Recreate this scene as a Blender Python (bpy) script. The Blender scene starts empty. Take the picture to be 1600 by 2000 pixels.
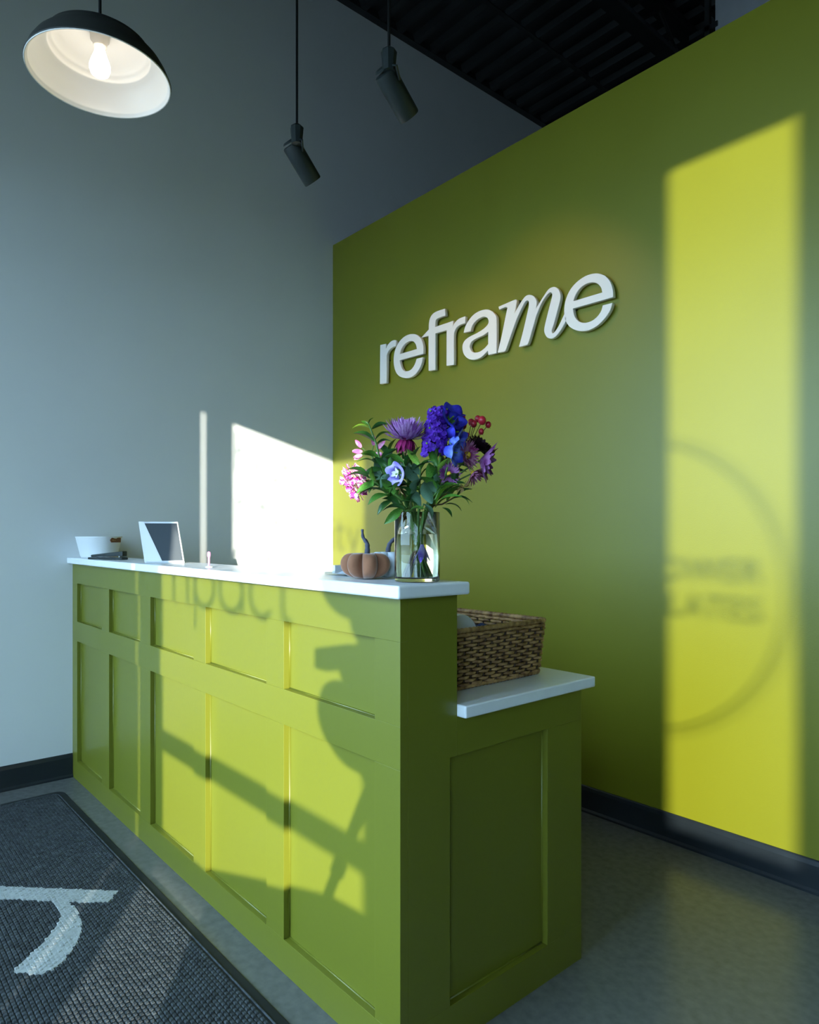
import bpy, bmesh, math, random
from mathutils import Vector, Matrix, Quaternion
random.seed(11)
sc = bpy.context.scene
COL = sc.collection
pi = math.pi
# ------------------------------------------------------------------ camera
cam_data = bpy.data.cameras.new('camera')
cam = bpy.data.objects.new('camera', cam_data); COL.objects.link(cam)
cam.location = (3.6166, 0.0, 1.177)
cam.rotation_euler = (pi/2, 0, 0.8565)
cam_data.sensor_fit = 'HORIZONTAL'; cam_data.sensor_width = 36.0
cam_data.lens = 36.0*1340.1/1600.0
cam_data.shift_y = 46.25/1600.0
cam_data.clip_start = 0.02; cam_data.clip_end = 200
sc.camera = cam
# ------------------------------------------------------------------ world, sun, exposure
SKY = 12.0
w = bpy.data.worlds.new('sky'); sc.world = w; w.use_nodes = True
bg = w.node_tree.nodes['Background']
bg.inputs['Color'].default_value = (0.47, 0.725, 1.0, 1); bg.inputs['Strength'].default_value = SKY
SUN_DIR = Vector((-1.318, 1.0, -0.252)).normalized()
sl = bpy.data.lights.new('sun', 'SUN'); sl.energy = 13.5; sl.angle = math.radians(0.42); sl.color = (1.0, 0.955, 0.84)
so = bpy.data.objects.new('sun', sl); COL.objects.link(so); so.location = (12, -8, 5)
so.rotation_euler = SUN_DIR.to_track_quat('-Z', 'Y').to_euler()
sc.cycles.caustics_reflective = False
sc.view_settings.view_transform = 'Standard'; sc.view_settings.look = 'None'
sc.view_settings.exposure = 0.0; sc.view_settings.gamma = 1.0; sc.view_settings.use_curve_mapping = False

# ------------------------------------------------------------------ materials
def mat(name, col, rough=0.5, spec=0.5, metal=0.0, noise=0.0, nscale=8.0, bump=0.0, bscale=60.0, trans=0.0, ior=1.45,
        emit=None, estr=0.0, sheen=0.0, coat=0.0, rvar=0.0, col2=None, c2lo=0.4, c2hi=0.6, stretch=None, alpha=None):
    m = bpy.data.materials.new(name); m.use_nodes = True
    nt = m.node_tree; b = nt.nodes['Principled BSDF']; L = nt.links
    b.inputs['Base Color'].default_value = (*col, 1); b.inputs['Roughness'].default_value = rough
    b.inputs['Specular IOR Level'].default_value = spec; b.inputs['Metallic'].default_value = metal
    b.inputs['Transmission Weight'].default_value = trans; b.inputs['IOR'].default_value = ior
    if sheen: b.inputs['Sheen Weight'].default_value = sheen; b.inputs['Sheen Roughness'].default_value = 0.4
    if coat: b.inputs['Coat Weight'].default_value = coat; b.inputs['Coat Roughness'].default_value = 0.15
    if emit: b.inputs['Emission Color'].default_value = (*emit, 1); b.inputs['Emission Strength'].default_value = estr
    tc = nt.nodes.new('ShaderNodeTexCoord'); src = tc.outputs['Object']
    if stretch:
        mp = nt.nodes.new('ShaderNodeMapping'); mp.inputs['Scale'].default_value = stretch
        L.new(src, mp.inputs['Vector']); src = mp.outputs['Vector']
    if noise or rvar or col2:
        n = nt.nodes.new('ShaderNodeTexNoise'); n.inputs['Scale'].default_value = nscale; n.inputs['Detail'].default_value = 5
        L.new(src, n.inputs['Vector'])
        r = nt.nodes.new('ShaderNodeValToRGB')
        if col2:
            r.color_ramp.elements[0].position = c2lo; r.color_ramp.elements[1].position = c2hi
            r.color_ramp.elements[0].color = (*col, 1); r.color_ramp.elements[1].color = (*col2, 1)
        else:
            r.color_ramp.elements[0].position = 0.3; r.color_ramp.elements[1].position = 0.7
            r.color_ramp.elements[0].color = (*[c*(1-noise) for c in col], 1)
            r.color_ramp.elements[1].color = (*[min(1, c*(1+noise)) for c in col], 1)
        L.new(n.outputs['Fac'], r.inputs['Fac'])
        if noise or col2: L.new(r.outputs['Color'], b.inputs['Base Color'])
        if rvar:
            mr = nt.nodes.new('ShaderNodeMapRange'); mr.inputs['From Min'].default_value = 0.3; mr.inputs['From Max'].default_value = 0.7
            mr.inputs['To Min'].default_value = rough-rvar; mr.inputs['To Max'].default_value = rough+rvar
            L.new(n.outputs['Fac'], mr.inputs['Value']); L.new(mr.outputs['Result'], b.inputs['Roughness'])
    if bump:
        n2 = nt.nodes.new('ShaderNodeTexNoise'); n2.inputs['Scale'].default_value = bscale; n2.inputs['Detail'].default_value = 3
        L.new(src, n2.inputs['Vector'])
        bp = nt.nodes.new('ShaderNodeBump'); bp.inputs['Strength'].default_value = bump; bp.inputs['Distance'].default_value = 0.002
        L.new(n2.outputs['Fac'], bp.inputs['Height']); L.new(bp.outputs['Normal'], b.inputs['Normal'])
    return m

GREEN = (0.172, 0.180, 0.007)
M = {}
M['green_wall'] = mat('green_wall_paint', GREEN, 0.44, 0.70, noise=0.03, nscale=2.5, bump=0.12, bscale=220)
M['green_desk'] = mat('green_desk_paint', (0.142, 0.153, 0.014), 0.36, 0.62, bump=0.05, bscale=90)
M['gray_wall'] = mat('gray_wall_paint', (0.70, 0.72, 0.71), 0.55, 0.35, noise=0.015, nscale=3, bump=0.10, bscale=220)
M['room_wall'] = mat('room_wall_paint', (0.21, 0.22, 0.22), 0.6, 0.3, noise=0.02, nscale=3)
M['base'] = mat('baseboard_vinyl', (0.012, 0.017, 0.021), 0.38, 0.5, noise=0.1, nscale=20)
M['deck'] = mat('ceiling_black', (0.014, 0.016, 0.017), 0.36, 0.5, noise=0.3, nscale=4)
M['concrete'] = mat('polished_concrete', (0.118, 0.123, 0.120), 0.22, 0.55, noise=0.14, nscale=38, bump=0.03, bscale=140)
M['pavement'] = mat('pavement', (0.33, 0.31, 0.28), 0.8, 0.3, noise=0.15, nscale=3)
M['quartz'] = mat('white_quartz', (0.80, 0.83, 0.85), 0.28, 0.5, noise=0.02, nscale=30)
M['sign'] = mat('sign_letter_white', (0.80, 0.78, 0.72), 0.5, 0.4)
M['frame'] = mat('window_frame_bronze', (0.03, 0.03, 0.032), 0.4, 0.5, noise=0.1, nscale=8)

M['black_metal'] = mat('black_metal', (0.020, 0.028, 0.028), 0.42, 0.5, noise=0.1, nscale=30)
M['shade_out'] = mat('lamp_shade_black', (0.030, 0.032, 0.028), 0.5, 0.4, noise=0.1, nscale=20)
M['shade_in'] = mat('lamp_enamel_white', (0.78, 0.76, 0.72), 0.35, 0.5)
M['bulb'] = mat('lit_bulb', (1, 0.9, 0.75), 0.4, 0.2, emit=(1.0, 0.90, 0.78), estr=12.0)
M['socket'] = mat('ceramic_socket', (0.6, 0.55, 0.48), 0.5, 0.4)
M['cord'] = mat('black_cord', (0.008, 0.009, 0.009), 0.6, 0.3)
M['mat_base'] = mat('rubber_mat', (0.009, 0.012, 0.014), 0.6, 0.35, noise=0.2, nscale=40)
M['mat_nub'] = mat('mat_fibre', (0.042, 0.049, 0.053), 0.75, 0.25, noise=0.45, nscale=60)
M['mat_print'] = mat('mat_fibre_light', (0.30, 0.32, 0.315), 0.8, 0.2, noise=0.12, nscale=60)
M['wicker'] = mat('wicker', (0.13, 0.058, 0.022), 0.45, 0.5, nscale=48, col2=(0.44, 0.26, 0.105), c2lo=0.34, c2hi=0.66, bump=0.3, bscale=120)
M['wicker_dark'] = mat('wicker_dark', (0.045, 0.022, 0.012), 0.6, 0.3, noise=0.3, nscale=30)
M['velvet'] = mat('brown_velvet', (0.26, 0.115, 0.062), 0.8, 0.2, noise=0.12, nscale=30, sheen=0.5, bump=0.2, bscale=200)
M['velvet_w'] = mat('white_velvet', (0.62, 0.68, 0.74), 0.8, 0.2, sheen=0.4, bump=0.2, bscale=200)
M['pump_stem'] = mat('pumpkin_stem', (0.075, 0.080, 0.115), 0.7, 0.3, noise=0.35, nscale=40, bump=0.5, bscale=80)
M['white_plastic'] = mat('white_plastic', (0.74, 0.76, 0.78), 0.35, 0.5)
M['felt'] = mat('white_felt', (0.72, 0.74, 0.74), 0.85, 0.2, bump=0.3, bscale=200)
M['leather'] = mat('brown_leather', (0.16, 0.055, 0.02), 0.5, 0.4, noise=0.2, nscale=40)
M['screen'] = mat('dark_screen', (0.060, 0.072, 0.082), 0.22, 0.5)
M['paper'] = mat('white_paper', (0.78, 0.79, 0.80), 0.7, 0.2)
M['blue_card'] = mat('blue_card', (0.10, 0.22, 0.55), 0.5, 0.3)
M['pink'] = mat('pink_plastic', (0.85, 0.28, 0.50), 0.4, 0.5)
M['navy'] = mat('navy_cloth', (0.02, 0.03, 0.07), 0.8, 0.2)
M['galv'] = mat('galvanised_steel', (0.45, 0.48, 0.52), 0.45, 0.5, metal=0.3, noise=0.1, nscale=6)
M['jacket'] = mat('dark_jacket', (0.03, 0.032, 0.04), 0.85, 0.2)
M['skin'] = mat('skin', (0.50, 0.30, 0.21), 0.55, 0.4)
M['hair'] = mat('dark_hair', (0.02, 0.014, 0.01), 0.6, 0.4)
M['fabric'] = mat('caster_fabric', (0.10, 0.12, 0.13), 0.85, 0.2, noise=0.1, nscale=40)
M['glass'] = mat('vase_glass', (0.96, 0.98, 0.93), 0.0, 0.5, trans=1.0, ior=1.45)
M['water'] = mat('vase_water', (0.93, 0.95, 0.85), 0.0, 0.5, trans=1.0, ior=1.33)
# plants
M['stem'] = mat('stem_green', (0.085, 0.18, 0.035), 0.45, 0.4, noise=0.25, nscale=20)
M['stem_brown'] = mat('stem_brown', (0.09, 0.055, 0.025), 0.6, 0.3, noise=0.2, nscale=20)
M['leaf1'] = mat('leaf_deep', (0.026, 0.095, 0.018), 0.32, 0.5, noise=0.35, nscale=25)
M['leaf2'] = mat('leaf_mid', (0.072, 0.205, 0.026), 0.35, 0.5, noise=0.35, nscale=25)
M['leaf3'] = mat('leaf_light', (0.19, 0.36, 0.04), 0.40, 0.45, noise=0.3, nscale=25)
M['leaf4'] = mat('leaf_grey', (0.10, 0.20, 0.12), 0.5, 0.4, noise=0.2, nscale=25)
M['lilac'] = mat('petal_lilac', (0.34, 0.12, 0.42), 0.6, 0.2, nscale=60, col2=(0.58, 0.34, 0.66))
M['magenta'] = mat('petal_magenta', (0.22, 0.010, 0.085), 0.55, 0.25, noise=0.35, nscale=40)
M['violet'] = mat('petal_violet', (0.030, 0.004, 0.16), 0.6, 0.2, nscale=90, col2=(0.10, 0.022, 0.40))
M['blue'] = mat('petal_blue', (0.022, 0.014, 0.27), 0.6, 0.2, nscale=35, col2=(0.045, 0.045, 0.48))
M['blue_l'] = mat('petal_light_blue', (0.045, 0.055, 0.48), 0.6, 0.2, nscale=35, col2=(0.18, 0.27, 0.72))
M['peri'] = mat('petal_periwinkle', (0.20, 0.13, 0.72), 0.6, 0.2, nscale=30, col2=(0.52, 0.46, 0.86))
M['white_petal'] = mat('petal_white', (0.75, 0.72, 0.72), 0.6, 0.2)
M['pinkwhite'] = mat('petal_pink_white', (0.70, 0.06, 0.40), 0.6, 0.2, nscale=95, col2=(0.85, 0.68, 0.78), c2lo=0.44, c2hi=0.54)
M['pink_p'] = mat('petal_pink', (0.62, 0.12, 0.36), 0.6, 0.2, nscale=60, col2=(0.80, 0.42, 0.62))
M['mauve'] = mat('petal_mauve', (0.16, 0.032, 0.15), 0.6, 0.2, nscale=50, col2=(0.34, 0.14, 0.36))
M['maroon'] = mat('petal_maroon', (0.018, 0.004, 0.010), 0.6, 0.25, noise=0.4, nscale=60)
M['rosy'] = mat('petal_rosy', (0.24, 0.020, 0.12), 0.6, 0.2, nscale=80, col2=(0.50, 0.22, 0.34))
M['yellow'] = mat('petal_yellow', (0.55, 0.36, 0.03), 0.6, 0.2, noise=0.3, nscale=60)
M['tan'] = mat('petal_dried', (0.50, 0.34, 0.14), 0.7, 0.2, noise=0.3, nscale=60)
M['berry'] = mat('berry_red', (0.38, 0.014, 0.028), 0.28, 0.5, noise=0.25, nscale=60)

def glass_pane_mat():
    m = bpy.data.materials.new('window_glass'); m.use_nodes = True; nt = m.node_tree
    for n in list(nt.nodes): nt.nodes.remove(n)
    o = nt.nodes.new('ShaderNodeOutputMaterial'); t = nt.nodes.new('ShaderNodeBsdfTransparent'); g = nt.nodes.new('ShaderNodeBsdfGlossy')
    mx = nt.nodes.new('ShaderNodeMixShader'); mx.inputs['Fac'].default_value = 0.06
    t.inputs['Color'].default_value = (0.96, 0.98, 0.97, 1); g.inputs['Roughness'].default_value = 0.02
    nt.links.new(t.outputs[0], mx.inputs[1]); nt.links.new(g.outputs[0], mx.inputs[2]); nt.links.new(mx.outputs[0], o.inputs['Surface'])
    return m
M['pane'] = glass_pane_mat()
M['acrylic'] = glass_pane_mat(); M['acrylic'].name = 'clear_acrylic'
M['acrylic'].node_tree.nodes['Mix Shader'].inputs['Fac'].default_value = 0.18
def frosted_mat():
    m = bpy.data.materials.new('frosted_vinyl'); m.use_nodes = True; nt = m.node_tree
    b = nt.nodes['Principled BSDF']; b.inputs['Base Color'].default_value = (0.7, 0.72, 0.71, 1); b.inputs['Roughness'].default_value = 0.6
    t = nt.nodes.new('ShaderNodeBsdfTransparent'); mx = nt.nodes.new('ShaderNodeMixShader'); mx.inputs['Fac'].default_value = 0.75
    nt.links.new(t.outputs[0], mx.inputs[1]); nt.links.new(b.outputs[0], mx.inputs[2]); nt.links.new(mx.outputs[0], nt.nodes['Material Output'].inputs['Surface'])
    return m
M['vinyl'] = frosted_mat()

# ------------------------------------------------------------------ mesh helpers (world coordinates in, parent-local out)
class MB:
    def __init__(s): s.v = []; s.f = []
    def add(s, vs, fs):
        o = len(s.v); s.v += [Vector(v) for v in vs]; s.f += [tuple(i+o for i in f) for f in fs]; return s
    def box(s, x0, x1, y0, y1, z0, z1):
        return s.add([(x0,y0,z0),(x1,y0,z0),(x1,y1,z0),(x0,y1,z0),(x0,y0,z1),(x1,y0,z1),(x1,y1,z1),(x0,y1,z1)],
                     [(3,2,1,0),(4,5,6,7),(0,1,5,4),(1,2,6,5),(2,3,7,6),(3,0,4,7)])
    def tube(s, pts, rad, n=8, cap=True, closed=False):
        pts = [Vector(p) for p in pts]; N = len(pts)
        rads = rad if isinstance(rad, (list, tuple)) else [rad]*N
        rings = []; up = None
        for i, p in enumerate(pts):
            if closed: t = pts[(i+1) % N]-pts[i-1]
            else: t = (pts[min(i+1, N-1)]-pts[max(i-1, 0)])
            t.normalize()
            if up is None: up = t.orthogonal().normalized()
            up = (up - t*up.dot(t));
            if up.length < 1e-6: up = t.orthogonal()
            up.normalize(); sd = t.cross(up)
            rings.append([p + (up*math.cos(2*pi*k/n)+sd*math.sin(2*pi*k/n))*rads[i] for k in range(n)])
        vs = [v for r in rings for v in r]; fs = []
        for i in range(N if closed else N-1):
            for k in range(n):
                j = (i+1) % N
                fs.append((i*n+k, i*n+(k+1) % n, j*n+(k+1) % n, j*n+k))
        if cap and not closed: fs += [tuple(range(n-1, -1, -1)), tuple((N-1)*n+k for k in range(n))]
        return s.add(vs, fs)
    def lathe(s, prof, n=32, c=(0,0,0), M3=None):
        vs = []; fs = []; c = Vector(c); P = len(prof)
        for k in range(n):
            a = 2*pi*k/n
            for (r, z) in prof:
                v = Vector((r*math.cos(a), r*math.sin(a), z))
                if M3 is not None: v = M3 @ v
                vs.append(v+c)
        for k in range(n):
            for i in range(P-1):
                fs.append((k*P+i, ((k+1) % n)*P+i, ((k+1) % n)*P+i+1, k*P+i+1))
        return s.add(vs, fs)
    def prism(s, poly, ax0, ax1, fn):          # fn(u, v, w) -> point ; poly in (u, v), extruded w from ax0 to ax1
        n = len(poly)
        return s.add([fn(u, v, ax0) for u, v in poly]+[fn(u, v, ax1) for u, v in poly],
                     [tuple(range(n-1, -1, -1)), tuple(range(n, 2*n))]+[(i, (i+1) % n, n+(i+1) % n, n+i) for i in range(n)])
    def sphere(s, c, r, n=10, m=7, sc_=(1,1,1)):
        c = Vector(c); vs = [c+Vector((0,0,-r*sc_[2]))]; fs = []
        for i in range(1, m):
            t = pi*i/m
            for k in range(n):
                a = 2*pi*k/n; vs.append(c+Vector((r*sc_[0]*math.sin(t)*math.cos(a), r*sc_[1]*math.sin(t)*math.sin(a), -r*sc_[2]*math.cos(t))))
        vs.append(c+Vector((0,0,r*sc_[2]))); L = len(vs)-1
        for k in range(n): fs.append((0, 1+(k+1) % n, 1+k)); fs.append((L, L-n+k, L-n+(k+1) % n))
        for i in range(m-2):
            for k in range(n): fs.append((1+i*n+k, 1+i*n+(k+1) % n, 1+(i+1)*n+(k+1) % n, 1+(i+1)*n+k))
        return s.add(vs, fs)

def root_loc(o):
    while o.parent: o = o.parent
    return Vector(o.location)
def mesh_from(name, mb, off=Vector((0,0,0)), smooth=False):
    me = bpy.data.meshes.new(name)
    me.from_pydata([tuple(v-off) for v in mb.v], [], mb.f); me.validate(); me.update()
    bm = bmesh.new(); bm.from_mesh(me); bmesh.ops.recalc_face_normals(bm, faces=bm.faces); bm.to_mesh(me); bm.free()
    if smooth:
        for p in me.polygons: p.use_smooth = True
    return me
def obj(name, mb, material, parent=None, smooth=False, bevel=0.0, bseg=2, origin=None, sharp=None):
    off = root_loc(parent) if parent else Vector(origin) if origin else Vector((0,0,0))
    me = mesh_from(name, mb, off, smooth)
    me.materials.append(M[material] if isinstance(material, str) else material)
    o = bpy.data.objects.new(name, me); COL.objects.link(o)
    if parent: o.parent = parent
    elif origin: o.location = origin
    if bevel:
        b = o.modifiers.new('bevel', 'BEVEL'); b.width = bevel; b.segments = bseg; b.limit_method = 'ANGLE'; b.angle_limit = 0.7
        b.harden_normals = False
        for p in me.polygons: p.use_smooth = False
    if sharp and smooth:
        try: me.set_sharp_from_angle(angle=sharp)
        except Exception: pass
    return o
def tag(o, label=None, cat=None, group=None, kind=None):
    if label: o['label'] = label
    if cat: o['category'] = cat
    if group: o['group'] = group
    if kind: o['kind'] = kind
    return o
def thing(name, label, cat, loc, group=None):
    o = bpy.data.objects.new(name, None); COL.objects.link(o); o.location = loc; o.empty_display_size = 0.05
    return tag(o, label, cat, group)
def box(name, x0, x1, y0, y1, z0, z1, material, parent=None, bevel=0.0, bseg=2):
    return obj(name, MB().box(x0, x1, y0, y1, z0, z1), material, parent, bevel=bevel, bseg=bseg)
def struct(o, label): o['kind'] = 'structure'; o['label'] = label; return o

# ------------------------------------------------------------------ room shell
YF, YG, YB, XR, ZC, ZG = -1.2, 2.4907, 7.0, 12.0, 4.6, 3.0239
struct(box('floor', 0, XR, YF, YB, -0.15, 0, 'concrete'), 'polished grey concrete floor around the desk')
struct(box('wall_left', -0.15, 0, YF-0.05, YB, -0.15, ZC+0.2, 'gray_wall'), 'tall pale grey painted wall at the far end of desk')
struct(box('wall_back', 0, XR, YG, YG+0.14, 0, ZG, 'green_wall'), 'olive green partition wall behind the desk')
struct(box('wall_right', XR, XR+0.15, YF-0.05, YB, -0.15, ZC+0.2, 'room_wall'), 'grey wall at the right end of the room')
struct(box('wall_rear', 0, XR, YB, YB+0.15, -0.15, ZC+0.2, 'room_wall'), 'grey wall of the room beyond the partition')
# baseboards
def baseboard(name, fn, length, label, h):
    prof = [(0, 0), (0.016, 0), (0.016, 0.008), (0.010, 0.016), (0.010, h-0.018), (0.007, h-0.004), (0.004, h), (0, h)]
    return struct(obj(name, MB().prism(prof, 0, length, fn), 'base'), label)
baseboard('baseboard_left', lambda u, v, t: (u, YF+t, v), 0.953-YF-0.001, 'black vinyl baseboard along the grey wall', 0.115)
baseboard('baseboard_back', lambda u, v, t: (t, YG-u, v), XR, 'black vinyl baseboard along the green wall', 0.110)

# ceiling: corrugated black deck in sheets, joists
ceil = struct(bpy.data.objects.new('ceiling', None), 'black corrugated metal deck ceiling'); COL.objects.link(ceil); ceil.location = (0, 0, ZC)
def deck_sheet(x0, x1):
    mb = MB(); per = 0.155; y = YF; prof = []
    while y < YB-0.01:
        prof += [(y, 0), (y+0.045, 0), (y+0.060, 0.040), (y+0.140, 0.040)]; y += per
    prof.append((YB, 0)); n = len(prof)
    vs = [(x0, a, ZC+b) for a, b in prof]+[(x1, a, ZC+b) for a, b in prof]
    mb.add(vs, [(i, i+1, n+i+1, n+i) for i in range(n-1)])
    mb.add([(x0, YF, ZC+0.05), (x1, YF, ZC+0.05), (x1, YB, ZC+0.05), (x0, YB, ZC+0.05)], [(0, 1, 2, 3)])
    return obj('deck_sheet', mb, 'deck', ceil)
box('ledger_angle', 0.0, 0.05, YF, YB, ZC-0.003, ZC+0.05, 'deck', ceil)
x = 0.0; k = 0
for x1 in (0.62, 1.53, 2.44, 3.35, 5.2, 7.5, 9.8, 12.0):
    deck_sheet(x, x1-0.006); x = x1
    box('deck_seam', x1-0.02, x1+0.012, YF, YB, ZC-0.006, ZC+0.0, 'deck', ceil) if x1 < 11 else None
def joist(x, label):
    j = thing('steel_joist', label, 'joist', (x, 3.0, ZC-0.30), 'roof joists')
    box('top_flange', x-0.05, x+0.05, YF, YB, ZC-0.055, ZC-0.008, 'deck', j)
    box('bottom_flange', x-0.05, x+0.05, YF, YB, ZC-0.30, ZC-0.27, 'deck', j)
    y = YF+0.2; a = True
    while y < YB-0.4:
        z0, z1 = (ZC-0.275, ZC-0.05) if a else (ZC-0.05, ZC-0.275)
        obj('web_bar', MB().tube([(x, y, z0), (x, y+0.3, z1)], 0.012, 6), 'deck', j); y += 0.3; a = not a
    return j
joist(1.34, 'black open web roof joist above the green wall')
joist(4.2, 'black open web roof joist over the entrance floor')
joist(7.0, 'black open web roof joist over the right of the room')
joist(9.8, 'black open web roof joist nearest the right end wall')

# duct far right above green wall
du = thing('air_duct', 'pale grey rectangular duct glimpsed above the green wall', 'duct', (2.6, 4.35, 4.22))
box('duct_body', 1.66, 4.05, 4.18, 4.55, 4.20, 4.50, 'galv', du, bevel=0.008)
box('hanger_strap', 1.60, 1.63, 4.17, 4.20, 4.16, ZC, 'deck', du)
box('hanger_bar', 1.50, 1.68, 4.17, 4.20, 4.30, 4.33, 'deck', du)

# front (window) wall: solid pieces between the openings
Y0, Y1 = YF-0.05, YF
def solid(x0, x1, z0, z1, i):
    return struct(box('wall_front_%d' % i if i else 'wall_front', x0, x1, Y0, Y1, z0, z1, 'room_wall'), 'grey wall piece between the shop windows')
ops = [(0.25, 3.30, 0.30, 2.90), (3.717, 3.796, 0.20, 2.583), (3.966, 5.256, 0.12, 2.583), (7.136, 7.656, 0.990, 3.525)]
px = 0.0; i = 0
for (a, b, z0, z1) in ops:
    solid(px, a, 0, ZC+0.2, i); i += 1
    solid(a, b, 0, z0, i); i += 1
    solid(a, b, z1, ZC+0.2, i); i += 1
    px = b
solid(px, XR, 0, ZC+0.2, i)
wn = 0
def window(n, a, b, z0, z1, bars, label):
    wnd = struct(bpy.data.objects.new('window_%d' % n, None), label); COL.objects.link(wnd); wnd.location = ((a+b)/2, YF-0.03, z0)
    obj('pane', MB().add([(a, YF-0.03, z0), (b, YF-0.03, z0), (b, YF-0.03, z1), (a, YF-0.03, z1)], [(0, 1, 2, 3)]), 'pane', wnd)
    for (u, v) in bars: box('rail', a, b, Y0+0.005, Y1-0.005, u, v, 'frame', wnd)
    for zz in (z0, z1): box('frame_edge', a, b, Y0-0.006, Y0-0.001, zz-0.04 if zz == z0 else zz, zz if zz == z0 else zz+0.04, 'frame', wnd)
    return wnd
window(1, *ops[0], [], 'large left shop window beside the grey wall')
window(2, *ops[1], [], 'narrow sidelight gap beside the entrance door')
window(3, *ops[2], [(0.940, 1.010), (0.545, 0.640)], 'glazed entrance with horizontal rails and white lettering')
window(4, *ops[3], [], 'tall narrow shop window with round logo')
# outside: pavement and an unseen pier added to keep sun off the left window
struct(box('ground_outside', -20, 40, -40, YF-0.05, -0.30, -0.02, 'pavement'), 'sunlit pavement outside the windows')
struct(box('wall_sun_block', 3.44, 3.69, -4.6, YF-0.05, -0.05, ZC+0.2, 'room_wall'), 'unseen pier added outside to keep sun off the left window')

# vinyl lettering on the inside of the glass, its shadow falls on wall and desk
YL = YF+0.004
def arc(cx, cy, rx, ry, a0, a1, n=12): return [(cx+rx*math.cos(math.radians(a0+(a1-a0)*i/n)), cy+ry*math.sin(math.radians(a0+(a1-a0)*i/n))) for i in range(n+1)]
def glyph(ch, wd):
    h = 0.13; A = 0.215; D = -0.075; r = wd/2
    if ch in 'lI': return [[(0, 0), (0, A)]]
    if ch == 'i': return [[(0, 0), (0, h)], [(0, h+0.045), (0, h+0.06)]]
    if ch == 'h': return [[(0, 0), (0, A)], arc(r, h-r, r, r, 180, 0)+[(wd, 0)]]
    if ch == 'n': return [[(0, 0), (0, h)], arc(r, h-r, r, r, 180, 0)+[(wd, 0)]]
    if ch == 'm': q = r/2; return [[(0, 0), (0, h)], arc(q, h-q, q, q, 180, 0)+[(r, 0)], arc(r+q, h-q, q, q, 180, 0)+[(wd, 0)]]
    if ch == 'o': return [arc(r, h/2, r, h/2, 0, 360, 24)]
    if ch == 'g': return [arc(r, h/2, r, h/2, 0, 360, 24), [(wd, h), (wd, 0.0)]+arc(r, 0.0, r, -D, 0, -150)]
    if ch == 'p': return [arc(r, h/2, r, h/2, 0, 360, 24), [(0, h), (0, D)]]
    if ch == 'a': return [arc(r, h/2, r, h/2, 0, 360, 24), [(wd, h), (wd, 0)]]
    if ch == 'c': return [arc(r, h/2, r, h/2, 45, 315, 20)]
    if ch == 'e': return [[(0, h/2), (wd, h/2)]+arc(r, h/2, r, h/2, 0, 315, 22)]
    if ch == 't': return [[(0, h+0.05), (0, 0.03)]+arc(0.03, 0.03, 0.03, 0.03, 180, 290, 6), [(-0.03, h), (0.05, h)]]
    if ch == 's': return [arc(r, h*0.75, r*0.85, h*0.25, 30, 270, 10)+arc(r, h*0.25, r*0.9, h*0.25, 90, -150, 10)]
    if ch == 'y': return [[(0, h), (r, 0.0)], [(wd, h), (wd*0.22, D)]]
    if ch == 'w': return [[(0, h), (wd*0.25, 0), (wd*0.5, h), (wd*0.75, 0), (wd, h)]]
def strokes(name, mb, x, z, lines, sw=0.017):
    for ln in lines:
        for (a, b) in zip(ln[:-1], ln[1:]):
            d = Vector((b[0]-a[0], b[1]-a[1]))
            if d.length < 1e-6: continue
            n = Vector((-d.y, d.x)).normalized()*sw/2; e = d.normalized()*sw*0.25
            p = [(a[0]-e.x+n.x, a[1]-e.y+n.y), (a[0]-e.x-n.x, a[1]-e.y-n.y), (b[0]+e.x-n.x, b[1]+e.y-n.y), (b[0]+e.x+n.x, b[1]+e.y+n.y)]
            mb.prism(p, YL-0.001, YL, lambda u, v, t: (x+u, t, z+v))
words = {'high': (2.312, [('h', 3.985, 0.108), ('i', 4.137, 0), ('g', 4.165, 0.165), ('h', 4.388, 0.115)]),
         'intensity': (2.019, [('i', 3.93, 0), ('n', 3.990, 0.105), ('t', 4.198, 0), ('e', 4.302, 0.15), ('n', 4.490, 0.10), ('s', 4.625, 0.155), ('i', 4.842, 0), ('t', 4.93, 0), ('y', 5.030, 0.105)]),
         'low': (1.752, [('l', 3.93, 0), ('o', 3.972, 0.14), ('w', 4.150, 0.205)]),
         'impact': (1.488, [('i', 3.93, 0), ('m', 3.968, 0.236), ('p', 4.262, 0.145), ('a', 4.447, 0.150), ('c', 4.645, 0.135), ('t', 4.828, 0)])}
wl = thing('window_lettering', 'thin white vinyl words high intensity low impact on entrance glass', 'lettering', (4.5, YL, 1.4))
for wname, (zb, ls) in words.items():
    for ch, xx, wd in ls:
        mb = MB(); strokes('letter', mb, xx, zb, glyph(ch, wd)); obj('letter', mb, 'vinyl', wl)
lg = thing('round_window_logo', 'white vinyl ring with the words power pilates on narrow window', 'lettering', (7.3, YL, 1.34))
def ring(r0, r1, a0, a1, n=60):
    mb = MB(); cx, cz = 6.990, 1.909
    p = [(r0, math.radians(a0+(a1-a0)*i/n)) for i in range(n+1)]
    for (q, qq) in zip(p[:-1], p[1:]):
        pl = [(cx+r0*math.cos(q[1]), cz+r0*math.sin(q[1])), (cx+r1*math.cos(q[1]), cz+r1*math.sin(q[1])), (cx+r1*math.cos(qq[1]), cz+r1*math.sin(qq[1])), (cx+r0*math.cos(qq[1]), cz+r0*math.sin(qq[1]))]
        mb.prism(pl, YL-0.001, YL, lambda u, v, t: (u, t, v))
    return mb
obj('ring', ring(0.558, 0.568, -90, 90), 'vinyl', lg); obj('ring', ring(0.590, 0.595, -85, 85), 'vinyl', lg)
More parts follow.
